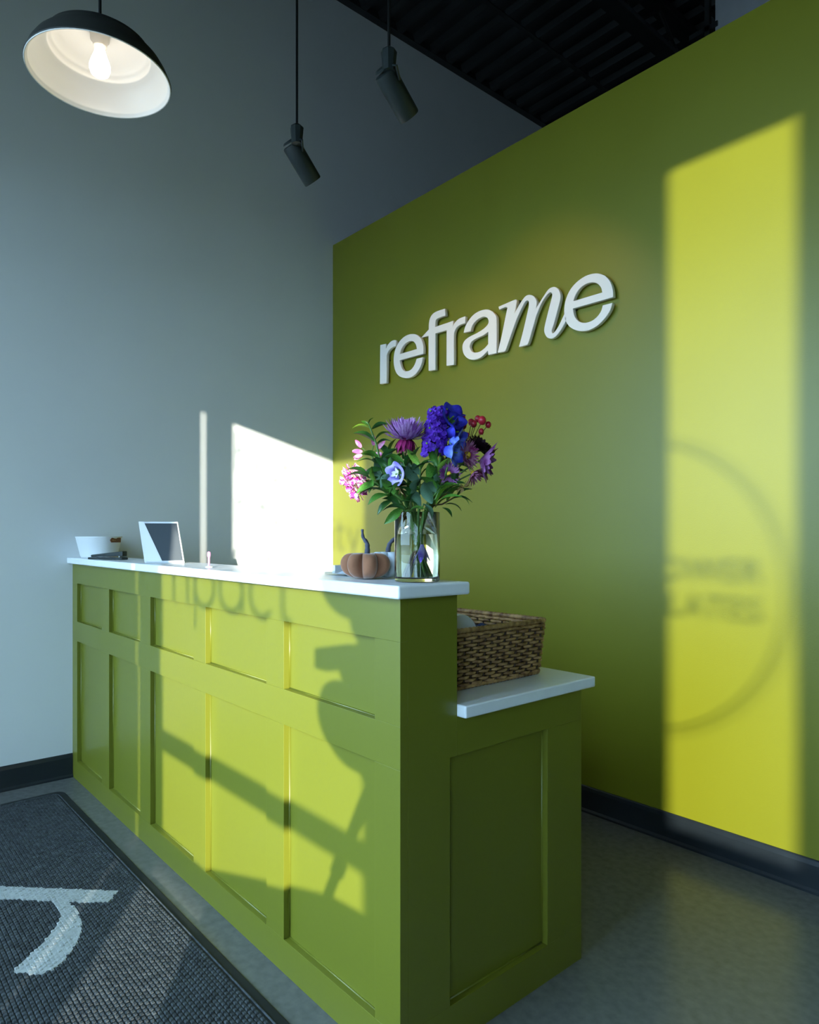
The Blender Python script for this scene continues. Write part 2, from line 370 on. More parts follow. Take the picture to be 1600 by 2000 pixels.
def curve_mesh(cu):
    o = bpy.data.objects.new('tmp', cu); COL.objects.link(o)
    dg = bpy.context.evaluated_depsgraph_get(); me = bpy.data.meshes.new_from_object(o.evaluated_get(dg))
    bpy.data.objects.remove(o); bpy.data.curves.remove(cu); return me
def word(txt, xr, zb, size):
    cu = bpy.data.curves.new('w', 'FONT'); cu.body = txt; cu.size = size; cu.extrude = 0.0005; cu.align_x = 'RIGHT'; cu.space_character = 1.05
    me = curve_mesh(cu); me.materials.append(M['vinyl'])
    o = bpy.data.objects.new('word', me); COL.objects.link(o); o.parent = lg
    o.location = Vector((xr, YL, zb))-Vector(lg.location); o.rotation_euler = (pi/2, 0, 0); return o
word('POWER', 7.475, 1.937, 0.125); word('PILATES', 7.475, 1.800, 0.125)

# ------------------------------------------------------------------ reception desk
YD, XE, YT, YL2, T = 0.9532, 2.4867, 1.126, 1.613, 1.071
desk = thing('reception_desk', 'olive green panelled reception desk with a tall counter and lower worktop', 'desk', (1.24, 1.2, 0))
RD = 0.022                                                    # how far rails and stiles stand proud of the panels
box('carcass', 0.001, XE-RD, YD+RD, YT, 0, T-0.029, 'green_desk', desk)
box('low_carcass', 0.001, XE-RD, YT, YL2, 0, 0.757, 'green_desk', desk)
cols = [(0.0779, 0.4534), (0.5509, 0.9244), (1.0296, 1.4187), (1.5108, 1.9060), (2.0007, 2.3977)]
rows = [(0.0906, 0.6692), (0.7640, 0.9468)]
BV = 0.0007
def piece(name, *a): return box(name, *a, 'green_desk', desk, bevel=BV, bseg=2)
for (z0, z1) in ((0, rows[0][0]), (rows[0][1], rows[1][0]), (rows[1][1], T-0.029)): piece('rail', 0.001, XE, YD, YD+RD, z0, z1)
edges = [0.001]+[e for c in cols for e in c]+[XE]
for k in range(0, len(edges), 2):
    for (z0, z1) in rows: piece('stile', edges[k], edges[k+1], YD, YD+RD, z0, z1)
def bead(pts, nrm, r=0.0035):                               # painted caulk line where panel and frame meet
    mb = MB(); mb.tube(pts+[pts[0]], r, 6); return mb
for (x0, x1) in cols:
    for (z0, z1) in rows:
        p = box('panel', x0, x1, YD+RD-0.003, YD+RD+0.001, z0, z1, 'green_desk', desk)
        yy = YD+RD-0.0035; mb = MB()
        for (a, b) in (((x0, z0), (x1, z0)), ((x1, z0), (x1, z1)), ((x1, z1), (x0, z1)), ((x0, z1), (x0, z0))):
            mb.tube([(a[0], yy, a[1]), (b[0], yy, b[1])], 0.003, 6)
        obj('bead', mb, 'green_desk', p, smooth=True)
# end face
ey0, ey1, ez0, ez1 = 1.103, 1.462, 0.0955, 0.6665
piece('end_rail', XE-RD, XE, YD+RD, YL2, 0, ez0); piece('end_rail', XE-RD, XE, YT, YL2, ez1, 0.757)
obj('end_stile', MB().prism([(YD+RD, ez0), (ey0, ez0), (ey0, ez1), (YT, ez1), (YT, T-0.029), (YD+RD, T-0.029)], XE-RD, XE, lambda u, v, t: (t, u, v)), 'green_desk', desk, bevel=BV); piece('end_stile', XE-RD, XE, ey1, YL2, ez0, ez1)
p = box('end_panel', XE-RD-0.001, XE-RD+0.003, ey0, ey1, ez0, ez1, 'green_desk', desk)
mb = MB(); xx = XE-RD+0.0035
for (a, b) in (((ey0, ez0), (ey1, ez0)), ((ey1, ez0), (ey1, ez1)), ((ey1, ez1), (ey0, ez1)), ((ey0, ez1), (ey0, ez0))):
    mb.tube([(xx, a[0], a[1]), (xx, b[0], b[1])], 0.003, 6)
obj('bead', mb, 'green_desk', p, smooth=True)
# counters
def slab(name, x0, x1, y0, y1, z0, z1, r):
    return tag(box(name, x0, x1, y0, y1, z0, z1, 'quartz', None, bevel=r, bseg=4))
ct = slab('countertop', 0.001, XE+0.026, YD-0.026, 1.143, T-0.029, T, 0.005); tag(ct, 'narrow white quartz countertop along the tall desk front', 'countertop')
wt = slab('worktop', 0.001, XE+0.028, YT, YL2+0.027, 0.757, 0.786, 0.004); tag(wt, 'lower white quartz worktop holding the wicker basket', 'countertop')

# ------------------------------------------------------------------ wall sign
def catmull(pts, sub=5, corner=55):
    out = []; n = len(pts); P = [Vector(p) for p in pts]
    cor = []
    for i in range(n):
        a = (P[i]-P[i-1]); b = (P[(i+1) % n]-P[i]); cor.append(a.length > 0 and b.length > 0 and math.degrees(a.angle(b)) > corner)
    for i in range(n):
        p0, p1, p2, p3 = P[i-1], P[i], P[(i+1) % n], P[(i+2) % n]
        t1 = (p2-p0)*0.5 if not cor[i] else (p2-p1)
        t2 = (p3-p1)*0.5 if not cor[(i+1) % n] else (p2-p1)
        L = (p2-p1).length
        if t1.length > L*1.4: t1 = t1.normalized()*L*1.4
        if t2.length > L*1.4: t2 = t2.normalized()*L*1.4
        if cor[i] and cor[(i+1) % n]: out.append(p1); continue
        for k in range(sub):
            t = k/sub; h1 = 2*t**3-3*t*t+1; h2 = t**3-2*t*t+t; h3 = -2*t**3+3*t*t; h4 = t**3-t*t
            out.append(p1*h1+t1*h2+p2*h3+t2*h4)
    return out
CY, SY, FF = math.cos(0.8565), math.sin(0.8565), 1340.1
def on_wall(x, y):                                          # drawing coordinates of the letters -> wall metres (X, Z)
    rx = (x-800)/FF; up = -(y-1046.25)/FF; d = (CY*rx-SY, SY*rx+CY, up); t = (YG-0.03)/d[1]
    return (3.6166+t*d[0], 1.177+t*d[2])
A4 = lambda p: on_wall(720+p[0]/6.154, 560+p[1]/6.154)
A5 = lambda p: on_wall(950+p[0]/5.926, 520+p[1]/5.926)
LET = [
 (A4, [[(137,1167),(141,702),(208,688),(206,752),(232,700),(268,660),(305,644),(330,646),(326,712),(292,722),(255,748),(230,785),(217,830),(214,1155)]]),
 (A4, [[(655,803),(657,740),(648,675),(625,620),(585,583),(530,570),(470,580),(410,618),(358,680),(320,760),(304,850),(305,930),(320,1000),(350,1055),(395,1085),(450,1095),(510,1083),(560,1050),(605,990),(635,920),(648,850),(578,868),(562,920),(535,970),(500,1005),(455,1018),(420,1008),(395,975),(380,930),(370,882)],
       [(375,812),(395,745),(430,690),(470,660),(510,648),(545,660),(570,695),(582,750)]]),
 (A4, [[(723,1007),(722,585),(640,608),(725,515),(727,440),(740,380),(770,330),(820,298),(915,266),(920,345),(840,372),(810,395),(800,430),(797,487),(1015,412),(1010,490),(1040,430),(1090,385),(1160,358),(1158,438),(1100,455),(1055,490),(1030,540),(1022,600),(1022,935),(938,948),(940,517),(800,560),(800,997)]]),
 (A4, [[(1145,550),(1160,490),(1195,420),(1250,350),(1320,300),(1400,277),(1460,285),(1510,325),(1535,380),(1535,795),(1440,815),(1437,762),(1400,800),(1350,845),(1290,870),(1230,873),(1180,850),(1145,805),(1130,745),(1135,690),(1165,640),(1220,600),(1300,560),(1380,510),(1430,460),(1445,420),(1435,380),(1410,362),(1370,360),(1310,390),(1260,440),(1235,490),(1228,530)],
       [(1440,535),(1380,580),(1300,615),(1240,655),(1215,705),(1218,745),(1240,780),(1275,793),(1330,785),(1390,745),(1440,690)]]),
 (A5, [[(143,470),(335,388),(352,400),(320,560),(370,470),(420,390),(460,345),(500,333),(545,348),(572,385),(580,430),(572,500),(620,420),(670,340),(720,270),(770,243),(810,250),(842,285),(856,340),(850,400),(830,480),(775,680),(755,745),(765,780),(790,765),(840,690),(902,560),(925,620),(870,720),(820,790),(780,825),(740,833),(705,820),(680,780),(672,735),(685,660),(745,420),(765,340),(755,305),(735,300),(700,330),(640,420),(580,560),(545,680),(490,870),(475,905),(380,930),(430,740),(490,480),(495,430),(488,400),(465,395),(440,420),(380,540),(330,660),(225,960),(205,985),(133,997),(180,800),(245,480),(225,468),(150,500)]]),
 (A5, [[(1465,355),(1460,270),(1430,180),(1380,120),(1310,90),(1240,88),(1150,115),(1060,175),(985,255),(935,350),(908,450),(905,560),(925,640),(970,700),(1040,738),(1120,748),(1200,732),(1290,680),(1370,600),(1430,510),(1455,428),(1350,455),(1330,520),(1290,580),(1230,630),(1160,655),(1100,652),(1050,625),(1015,570),(1000,487)],
       [(1003,408),(1035,320),(1090,245),(1160,198),(1230,183),(1290,200),(1330,245),(1345,305)]])]
sign = thing('wall_sign', 'raised off-white lowercase letters reading reframe on the green wall', 'sign', (1.2, YG-0.03, 2.06))
for fn, loops in LET:
    cu = bpy.data.curves.new('l', 'CURVE'); cu.dimensions = '2D'; cu.fill_mode = 'BOTH'; cu.extrude = 0.0085; cu.bevel_depth = 0.0012; cu.bevel_resolution = 1
    for lp in loops:
        pts = catmull([fn(p) for p in lp]); sp = cu.splines.new('POLY'); sp.points.add(len(pts)-1)
        for q, pt in zip(sp.points, pts): q.co = (pt.x, pt.y, 0, 1)
        sp.use_cyclic_u = True
    me = curve_mesh(cu); me.materials.append(M['sign'])
    me.transform(Matrix.Rotation(pi/2, 4, 'X')); me.transform(Matrix.Translation(Vector((0, YG-0.0205, 0))-Vector(sign.location)))
    o = bpy.data.objects.new('letter', me); COL.objects.link(o); o.parent = sign
    # stand-off pegs behind each letter
    mb = MB(); xs = [v.co for v in me.vertices]; ctr = sum(xs, Vector())/len(xs)
    far = sorted(xs, key=lambda c: c.x)[len(xs)//6]
    mb.tube([Vector((far.x, 0.02, far.z))+Vector(sign.location), Vector((far.x, 0.0305, far.z))+Vector(sign.location)], 0.004, 6)
    obj('peg', mb, 'black_metal', o)

# ------------------------------------------------------------------ pendant lamp
def pendant(cx, cy, zr, R):
    t = thing('pendant_lamp', 'black dome pendant lamp with white enamel inside and lit bulb', 'lamp', (cx, cy, zr))
    k = R/0.209
    outp = [(0.209, 0.0), (0.211, 0.004), (0.2085, 0.008), (0.200, 0.030), (0.185, 0.055), (0.160, 0.082), (0.152, 0.088), (0.148, 0.098), (0.120, 0.118), (0.085, 0.132), (0.050, 0.140), (0.034, 0.142)]
    inp = [(0.205, 0.002), (0.200, 0.006), (0.1985, 0.012), (0.194, 0.030), (0.179, 0.053), (0.160, 0.074), (0.150, 0.077), (0.146, 0.081), (0.146, 0.090), (0.138, 0.093), (0.134, 0.100), (0.118, 0.114), (0.084, 0.128), (0.050, 0.136), (0.030, 0.138)]
    sh = obj('shade', MB().lathe([(r*k, z*k) for r, z in outp], 72, (cx, cy, zr)), 'shade_out', t, smooth=True)
    obj('enamel_lining', MB().lathe([(r*k, z*k) for r, z in [(0.2095, 0.0005), (0.2085, -0.002), (0.205, 0.0)]+inp], 72, (cx, cy, zr)), 'shade_in', sh, smooth=True)
    obj('cap', MB().lathe([(0.052*k, 0.138*k), (0.050*k, 0.150*k), (0.040*k, 0.172*k), (0.028*k, 0.182*k), (0.012*k, 0.186*k), (0.0, 0.187*k)], 32, (cx, cy, zr)), 'black_metal', t, smooth=True)
    obj('socket', MB().lathe([(0.0, 0.095*k), (0.020*k, 0.096*k), (0.022*k, 0.112*k), (0.028*k, 0.116*k), (0.029*k, 0.138*k)], 24, (cx, cy, zr)), 'socket', t, smooth=True)
    obj('bulb', MB().lathe([(0.0, 0.000*k), (0.014*k, 0.003*k), (0.026*k, 0.012*k), (0.031*k, 0.026*k), (0.030*k, 0.040*k), (0.024*k, 0.058*k), (0.017*k, 0.076*k), (0.0135*k, 0.095*k)], 24, (cx, cy, zr)), 'bulb', t, smooth=True)
    obj('cord', MB().tube([(cx, cy, zr+0.18*k), (cx, cy, ZC-0.01)], 0.0045, 8), 'cord', t)
    obj('canopy', MB().lathe([(0.0, ZC-0.03-zr), (0.05, ZC-0.028-zr), (0.06, ZC-0.012-zr), (0.06, ZC-0.001-zr)], 24, (cx, cy, zr)), 'black_metal', t, smooth=True)
    return t
pendant(1.515, 0.628, 2.512, 0.195)

# ------------------------------------------------------------------ hanging spotlights
def spot(px_, py_, ztop, aim, label, spin):
    t = thing('track_spotlight', label, 'spotlight', (px_, py_, ztop), 'hanging spotlights')
    obj('cord', MB().tube([(px_, py_, ztop), (px_, py_, ZC-0.01)], 0.0052, 8), 'cord', t)
    obj('adapter', MB().lathe([(0.004, 0.0), (0.026, -0.018), (0.028, -0.022), (0.024, -0.062), (0.022, -0.088), (0.0, -0.090)], 8, (px_, py_, ztop)), 'black_metal', t)
    q = Vector((0, 0, -1)).rotation_difference(Vector(aim).normalized()); R3 = q.to_matrix()
    c = Vector((px_, py_, ztop))+Vector(spin)
    obj('housing', MB().lathe([(0.0, 0.0), (0.033, -0.001), (0.039, -0.004), (0.0395, -0.010), (0.0395, -0.160), (0.037, -0.164), (0.033, -0.162), (0.032, -0.140), (0.0, -0.138)], 32, c, R3), 'black_metal', t, smooth=True, sharp=0.6)
    obj('heat_sink', MB().lathe([(0.0, 0.012), (0.026, 0.011), (0.031, 0.006), (0.031, 0.003), (0.0, 0.001)], 24, c+R3 @ Vector((0, 0, 0.004)), R3), 'black_metal', t, smooth=True, sharp=0.6)
    side = R3 @ Vector((1, 0, 0))
    for sg in (-1, 1):
        a = Vector((px_, py_, ztop-0.075))+Vector((side.x*0.018*sg, side.y*0.018*sg, 0)); b = c+R3 @ Vector((0.043*sg, 0, -0.045))
        obj('yoke_arm', MB().tube([a, a+Vector((side.x*0.02*sg, side.y*0.02*sg, -0.01)), b], 0.005, 6), 'black_metal', t)
    ld = bpy.data.lights.new('spot_beam', 'SPOT'); ld.energy = 11.0; ld.color = (1.0, 0.62, 0.22); ld.spot_size = 1.3; ld.spot_blend = 0.9; ld.shadow_soft_size = 0.03
    lo = bpy.data.objects.new('lens_light', ld); COL.objects.link(lo); lo.parent = t
    lo.location = c+R3 @ Vector((0, 0, -0.172))-Vector(t.location); lo.rotation_mode = 'QUATERNION'; lo.rotation_quaternion = q
    return t
spot(1.179, 1.50, 2.876, (-0.008, 0.098, -0.098), 'black cylinder spotlight hanging lower in the picture beside the pendant lamp', (-0.048, 0.0, -0.066))
spot(1.778, 1.50, 2.869, (-0.010, 0.095, -0.075), 'black cylinder spotlight hanging higher in the picture against the ceiling edge', (-0.026, 0.0, -0.075))
tr = thing('lighting_track', 'black ceiling track carrying the hanging spotlights', 'track', (1.5, 1.5, ZC-0.04), None)
box('track_bar', 0.4, 3.2, 1.482, 1.518, ZC-0.035, ZC-0.003, 'deck', tr, bevel=0.003)
box('track_end', 0.385, 0.40, 1.480, 1.520, ZC-0.036, ZC-0.003, 'deck', tr)

# ------------------------------------------------------------------ entrance mat
mt = thing('entrance_mat', 'charcoal waffle weave entrance mat with a pale printed emblem', 'mat', (1.9, 0.0, 0.0))
MX0, MX1, MY0, MY1 = 0.185, 4.6, -0.95, 0.862
def rrect(x0, x1, y0, y1, r, n=6):
    p = []
    for (cx, cy, a) in ((x1-r, y1-r, 0), (x0+r, y1-r, 90), (x0+r, y0+r, 180), (x1-r, y0+r, 270)):
        p += [(cx+r*math.cos(math.radians(a+90*i/n)), cy+r*math.sin(math.radians(a+90*i/n))) for i in range(n+1)]
    return p
obj('backing', MB().prism(rrect(MX0, MX1, MY0, MY1, 0.045), 0.0, 0.006, lambda u, v, t: (u, v, t)), 'mat_base', mt, bevel=0.002)
mb = MB(); mb.tube([(u, v, 0.0065) for u, v in rrect(MX0+0.028, MX1-0.028, MY0+0.028, MY1-0.028, 0.035)], 0.0032, 6, closed=True)
obj('border_cord', mb, 'mat_nub', mt, smooth=True)
EMB = [(-160,1722),(-60,1727),(0,1730),(110,1735),(232,1739),(222,1750),(210,1762),(135,1761),(150,1775),(158,1795),(160,1810),(150,1840),(130,1870),(105,1890),(83,1902),(55,1900),(25,1898),(50,1872),(80,1845),(105,1815),(117,1795),(117,1780),(108,1766),(95,1759),(40,1756),(0,1756),(-60,1756),(-160,1756)]
def on_floor(x, y):
    rx = (x-800)/FF; up = -(y-1046.25)/FF; t = (0.009-1.177)/up
    return (3.6166+t*(CY*rx-SY), t*(SY*rx+CY))
EMBF = [on_floor(*p) for p in EMB]
def inside(x, y, poly):
    r = False; j = len(poly)-1
    for i in range(len(poly)):
        xi, yi = poly[i]; xj, yj = poly[j]
        if (yi > y) != (yj > y) and x < (xj-xi)*(y-yi)/(yj-yi)+xi: r = not r
        j = i
    return r
# woven nubs: low frusta in a brick pattern, the emblem picked out in pale fibre
nub = MB(); pale = MB()
def add_nub(b, x, y, hx, hy, z0, z1):
    o = len(b.v); k = 0.62
    b.v += [Vector(q) for q in ((x-hx, y-hy, z0), (x+hx, y-hy, z0), (x+hx, y+hy, z0), (x-hx, y+hy, z0), (x-hx*k, y-hy*k, z1), (x+hx*k, y-hy*k, z1), (x+hx*k, y+hy*k, z1), (x-hx*k, y+hy*k, z1))]
    b.f += [(o+4, o+5, o+6, o+7), (o, o+1, o+5, o+4), (o+1, o+2, o+6, o+5), (o+2, o+3, o+7, o+6), (o+3, o, o+4, o+7)]
dx_, dy_ = 0.0160, 0.0120; j = 0; y = -0.02
ebx = [p[0] for p in EMBF]; eby = [p[1] for p in EMBF]; bx0, bx1, by0, by1 = min(ebx), max(ebx), min(eby), max(eby)
while y < MY1-0.036:
    x = MX0+0.04+(0.5*dx_ if j % 2 else 0)
    while x < 2.35:
        em = bx0 < x < bx1 and by0 < y < by1 and inside(x, y, EMBF)
        h = 0.0092+random.uniform(-0.0008, 0.0012)
        add_nub(pale if em else nub, x, y, 0.0069, 0.0050, 0.0058, h)
        x += dx_
    y += dy_; j += 1
tag(obj('woven_nubs', nub, 'mat_nub', mt), kind='stuff')
tag(obj('emblem_nubs', pale, 'mat_print', mt), kind='stuff')
tag(obj('printed_emblem', MB().prism([tuple(p) for p in catmull(EMBF, 4, 40)], 0.0061, 0.0084, lambda u, v, t: (u, v, t)), 'mat_print', mt), 'pale grey emblem woven into the mat')

# ------------------------------------------------------------------ wicker basket on the worktop
BX0, BX1, BY0, BY1, BZ0, BZ1 = 2.055, 2.392, 1.150, 1.555, 0.787, 0.940
bk = thing('wicker_basket', 'brown woven wicker basket with wrapped rim on the lower worktop', 'basket', ((BX0+BX1)/2, (BY0+BY1)/2, BZ0))
def perim(z, inset=0.0):
    f = 0.012*(z-BZ0)/(BZ1-BZ0)            # flares out a little towards the rim
    return rrect(BX0-f+inset, BX1+f-inset, BY0-f+inset, BY1+f-inset, 0.022, 4)
def along(poly, n):
    P = [Vector(p) for p in poly]; L = [(P[(i+1) % len(P)]-P[i]).length for i in range(len(P))]; tot = sum(L); out = []
    for k in range(n):
        d = tot*k/n; i = 0
        while d > L[i]: d -= L[i]; i += 1
        t = (P[(i+1) % len(P)]-P[i]).normalized(); out.append((P[i]+t*d, Vector((t.y, -t.x))))
    return out
NS = 60; NR = 15
for r in range(NR):
    z = BZ0+0.012+(BZ1-BZ0-0.026)*r/(NR-1); pts = []
    for k, (p, nrm) in enumerate(along(perim(z), NS*4)):
        off = 0.0058*math.cos(pi*(k/4.0)+pi*(r % 2)); pts.append((p.x+nrm.x*off, p.y+nrm.y*off, z+random.uniform(-0.0007, 0.0007)))
    obj('wicker_strand', MB().tube(pts, 0.0046, 6, closed=True), 'wicker', bk, smooth=True)
for k, ((p, n1), (q, n2)) in enumerate(zip(along(perim(BZ0), NS), along(perim(BZ1), NS))):
    obj('stake', MB().tube([(p.x, p.y, BZ0+0.004), (q.x, q.y, BZ1-0.006)], 0.0028, 5), 'wicker_dark', bk)
for z, rr in ((BZ1-0.002, 0.0070), (BZ1-0.013, 0.0050), (BZ0+0.006, 0.0055)):
    pts = []; rad = []
    for k, (p, nrm) in enumerate(along(perim(z), 420)):
        pts.append((p.x, p.y, z)); rad.append(rr*(1+0.10*math.sin(k*pi/2)))
    obj('rim' if z > BZ0+0.05 else 'foot_braid', MB().tube(pts, rad, 8, closed=True), 'wicker', bk, smooth=True)
box('base', BX0+0.01, BX1-0.01, BY0+0.01, BY1-0.01, BZ0, BZ0+0.006, 'wicker_dark', bk)
obj('lining', MB().prism(rrect(BX0+0.010, BX1-0.010, BY0+0.010, BY1-0.010, 0.02), BZ0+0.006, BZ0+0.010, lambda u, v, t: (u, v, t)), 'wicker_dark', bk)
obj('handle', MB().tube([(BX0-0.006, 1.285, BZ1-0.012), (BX0+0.004, 1.30, BZ1-0.002), (BX0+0.004, 1.43, BZ1-0.002), (BX0-0.006, 1.445, BZ1-0.012)], 0.0095, 8), 'wicker_dark', bk, smooth=True)
# things in the basket
rl = thing('paper_roll', 'white paper roll lying in the wicker basket', 'roll', (2.205, 1.352, 0.82))
obj('roll', MB().lathe([(0.020, -0.07), (0.068, -0.07), (0.070, -0.066), (0.070, 0.066), (0.068, 0.07), (0.020, 0.07), (0.020, -0.07)], 40, (2.205, 1.352, 0.889), Matrix.Rotation(pi/2, 3, 'Y')), 'paper', rl, smooth=True, sharp=0.7)
obj('core', MB().lathe([(0.0195, -0.0695), (0.0195, 0.0695), (0.017, 0.0695), (0.017, -0.0695), (0.0195, -0.0695)], 24, (2.205, 1.352, 0.889), Matrix.Rotation(pi/2, 3, 'Y')), 'tan', rl, smooth=True, sharp=0.7)
cl = MB()
for i in range(13):
    for jj in range(9):
        cl.v.append(Vector((2.10+0.25*i/12, 1.478+0.060*jj/8, 0.900+0.018*math.sin(i*0.9)*math.cos(jj*0.8)-0.02*((i-6)/6)**2)))
cl.f += [(i*9+jj, (i+1)*9+jj, (i+1)*9+jj+1, i*9+jj+1) for i in range(12) for jj in range(8)]
bm_n = len(cl.v); cl.v += [v-Vector((0, 0, 0.085)) for v in cl.v[:bm_n]]; cl.f += [tuple(bm_n+k for k in reversed(f)) for f in cl.f[:96]]
ring_i = [jj for jj in range(9)]+[i*9+8 for i in range(1, 13)]+[12*9+jj for jj in range(7, -1, -1)]+[i*9 for i in range(11, 0, -1)]
cl.f += [(ring_i[i], ring_i[(i+1) % len(ring_i)], bm_n+ring_i[(i+1) % len(ring_i)], bm_n+ring_i[i]) for i in range(len(ring_i))]
tag(obj('folded_cloth', cl, 'navy', smooth=True, origin=(2.22, 1.42, 0.80)), 'dark navy cloth tucked into the far end of the wicker basket', 'cloth')

# ------------------------------------------------------------------ small things on the tall counter
# felt bin
bn = thing('storage_bin', 'small white oval bin with brown leather tab at the wall end of counter', 'bin', (0.140, 1.034, T))
def oval(b, prof, cx, cy, kx, ky, n=40):
    vs = []; P = len(prof)
    for k in range(n):
        a = 2*pi*k/n
        for r, z in prof: vs.append((cx+r*kx*math.cos(a), cy+r*ky*math.sin(a), z))
    b.add(vs, [(k*P+i, ((k+1) % n)*P+i, ((k+1) % n)*P+i+1, k*P+i+1) for k in range(n) for i in range(P-1)])
    return b
obj('bin_body', oval(MB(), [(0.0, T), (0.74, T), (0.80, T+0.010), (1.0, T+0.098), (1.02, T+0.102), (0.97, T+0.102), (0.78, T+0.014), (0.0, T+0.010)], 0.140, 1.034, 0.130, 0.100), 'felt', bn, smooth=True)
tp0 = Vector((0.257, 1.062, T+0.085)); tdv = Vector((-0.50, 0.86, 0)).normalized(); tnv = Vector((0.86, 0.50, 0)).normalized()
def tabf(u, v, d): return tp0+tdv*u+Vector((0, 0, v))+tnv*d
tb = obj('leather_tab', MB().prism([(-0.012, -0.011), (0.046, -0.011), (0.046, 0.011), (-0.012, 0.011), (-0.020, 0.0)], 0.0, 0.006, tabf), 'leather', bn, bevel=0.001)
for i in (0, 1): obj('rivet', MB().sphere(tabf(-0.006+0.012*i, 0, 0.006), 0.0028, 8, 6), 'tan', tb)
# stapler
st = thing('stapler', 'long black stapler lying in front of the white bin', 'stapler', (0.46, 0.985, T))
def bar(a, b, w0, w1, h0, h1, name, parent, bev=0.003):
    a = Vector(a); b = Vector(b); t = (b-a).normalized(); sd = Vector((-t.y, t.x, 0)).normalized()
    vs = []
    for p, wd, hh in ((a, w0, h0), (b, w1, h1)):
        vs += [p+sd*wd/2, p-sd*wd/2, p-sd*wd/2+Vector((0, 0, hh)), p+sd*wd/2+Vector((0, 0, hh))]
    return obj(name, MB().add(vs, [(3, 2, 1, 0), (4, 5, 6, 7), (0, 1, 5, 4), (1, 2, 6, 5), (2, 3, 7, 6), (3, 0, 4, 7)]), 'black_metal', parent, bevel=bev)
sa, sb = Vector((0.330, 0.942, T)), Vector((0.520, 1.030, T))
bar(sa, sb, 0.034, 0.036, 0.009, 0.010, 'base_arm', st)
bar(sa+Vector((0.012, 0.005, 0.010)), sb+Vector((-0.002, 0, 0.016)), 0.022, 0.028, 0.010, 0.022, 'top_arm', st)
obj('hinge_pin', MB().tube([sb+Vector((-0.015, -0.02, 0.014)), sb+Vector((-0.027, 0.016, 0.014))], 0.004, 8), 'galv', st)
# tablet on stand
tbx, tby = 1.000, 1.030
tt = thing('tablet_stand', 'white tablet with dark screen leaning on a counter stand', 'tablet', (tbx, tby, T))
ax = Vector((CY, SY, 0)); bk_ = Vector((-SY, CY, 0))          # faces the room
ax = (Matrix.Rotation(0.18, 3, 'Z') @ ax); bk_ = (Matrix.Rotation(0.18, 3, 'Z') @ bk_)
tl = (Vector((0, 0, 1))*0.965+bk_*0.26-ax*0.19).normalized()
nf = ax.cross(tl).normalized()
def tq(u, v, d): return Vector((tbx, tby-0.012, T+0.002))+ax*u+tl*v+nf*d
def tplate(poly, d0, d1, name, m_, bev=0.0): return obj(name, MB().prism(poly, d0, d1, tq), m_, tt, bevel=bev)
tplate([(-0.072, 0), (0.075, 0), (0.075, 0.168), (-0.072, 0.168)], -0.009, 0.0, 'bezel', 'white_plastic', 0.002)
tplate([(-0.050, 0.008), (0.070, 0.008), (0.070, 0.160), (-0.050, 0.160)], 0.0002, 0.0012, 'screen', 'screen')
tplate([(-0.0715, 0.004), (-0.006, 0.004), (-0.052, 0.166), (-0.0715, 0.166)], 0.0014, 0.0030, 'white_wedge', 'paper')  # white wedge-shaped plate over the left part of the screen
obj('stand_leg', MB().add([tq(-0.03, 0.12, -0.010), tq(0.03, 0.12, -0.010), tq(0.03, 0.118, -0.014), tq(-0.03, 0.118, -0.014)]+[Vector((tbx, tby, T))+ax*u+bk_*e for u, e in ((-0.03, 0.075), (0.03, 0.075), (0.03, 0.070), (-0.03, 0.070))], [(0, 1, 2, 3), (7, 6, 5, 4), (0, 4, 5, 1), (1, 5, 6, 2), (2, 6, 7, 3), (3, 7, 4, 0)]), 'white_plastic', tt)
# pink pen standing in a small clear holder
pn = thing('pink_pen', 'pink pen standing upright near the front edge of counter', 'pen', (1.468, 0.985, T))
obj('barrel', MB().lathe([(0.0, 0.0), (0.0030, 0.001), (0.0036, 0.012), (0.0036, 0.032), (0.0042, 0.036)], 14, (1.468, 0.985, T)), 'pink', pn, smooth=True)
obj('cap', MB().lathe([(0.0042, 0.036), (0.0054, 0.038), (0.0056, 0.047), (0.0045, 0.052), (0.0, 0.054)], 14, (1.468, 0.985, T)), 'pink', pn, smooth=True)
obj('pen_foot', MB().lathe([(0.0, 0.0), (0.012, 0.0), (0.012, 0.004), (0.005, 0.006), (0.0, 0.006)], 20, (1.468, 0.985, T+0.0002)), 'white_plastic', pn, smooth=True)
# acrylic tray with cards behind the pumpkins
ac = thing('card_tray', 'clear acrylic tray of white and blue cards behind the brown pumpkin', 'tray', (2.12, 1.085, T))
box('tray_floor', 2.060, 2.193, 1.045, 1.125, T, T+0.003, 'acrylic', ac)
for a in ((2.060, 2.063, 1.045, 1.125), (2.190, 2.193, 1.045, 1.125), (2.063, 2.190, 1.045, 1.048), (2.063, 2.190, 1.122, 1.125)):
    box('tray_side', *a, T+0.003, T+0.012, 'acrylic', ac)
for i in range(7):
    o = box('business_card', 2.090+0.004*i, 2.145+0.004*i, 1.064, 1.116, T+0.0035+0.0012*i, T+0.0044+0.0012*i, 'paper' if i % 3 else 'blue_card')
    tag(o, ['blue card at the bottom of the acrylic tray pile', 'white card second from the bottom of the tray pile', 'white card third from the bottom of the tray pile', 'blue card in the middle of the tray pile', 'white card just above the middle blue card in tray', 'white card directly under the top card in tray', 'blue card lying on top of the tray pile'][i], 'card', 'cards in the acrylic tray')
ob = box('card_box', 2.073, 2.087, 1.060, 1.118, T+0.0035, T+0.026, 'white_plastic', None, bevel=0.001)
tag(ob, 'small white box standing in the acrylic tray', 'box')

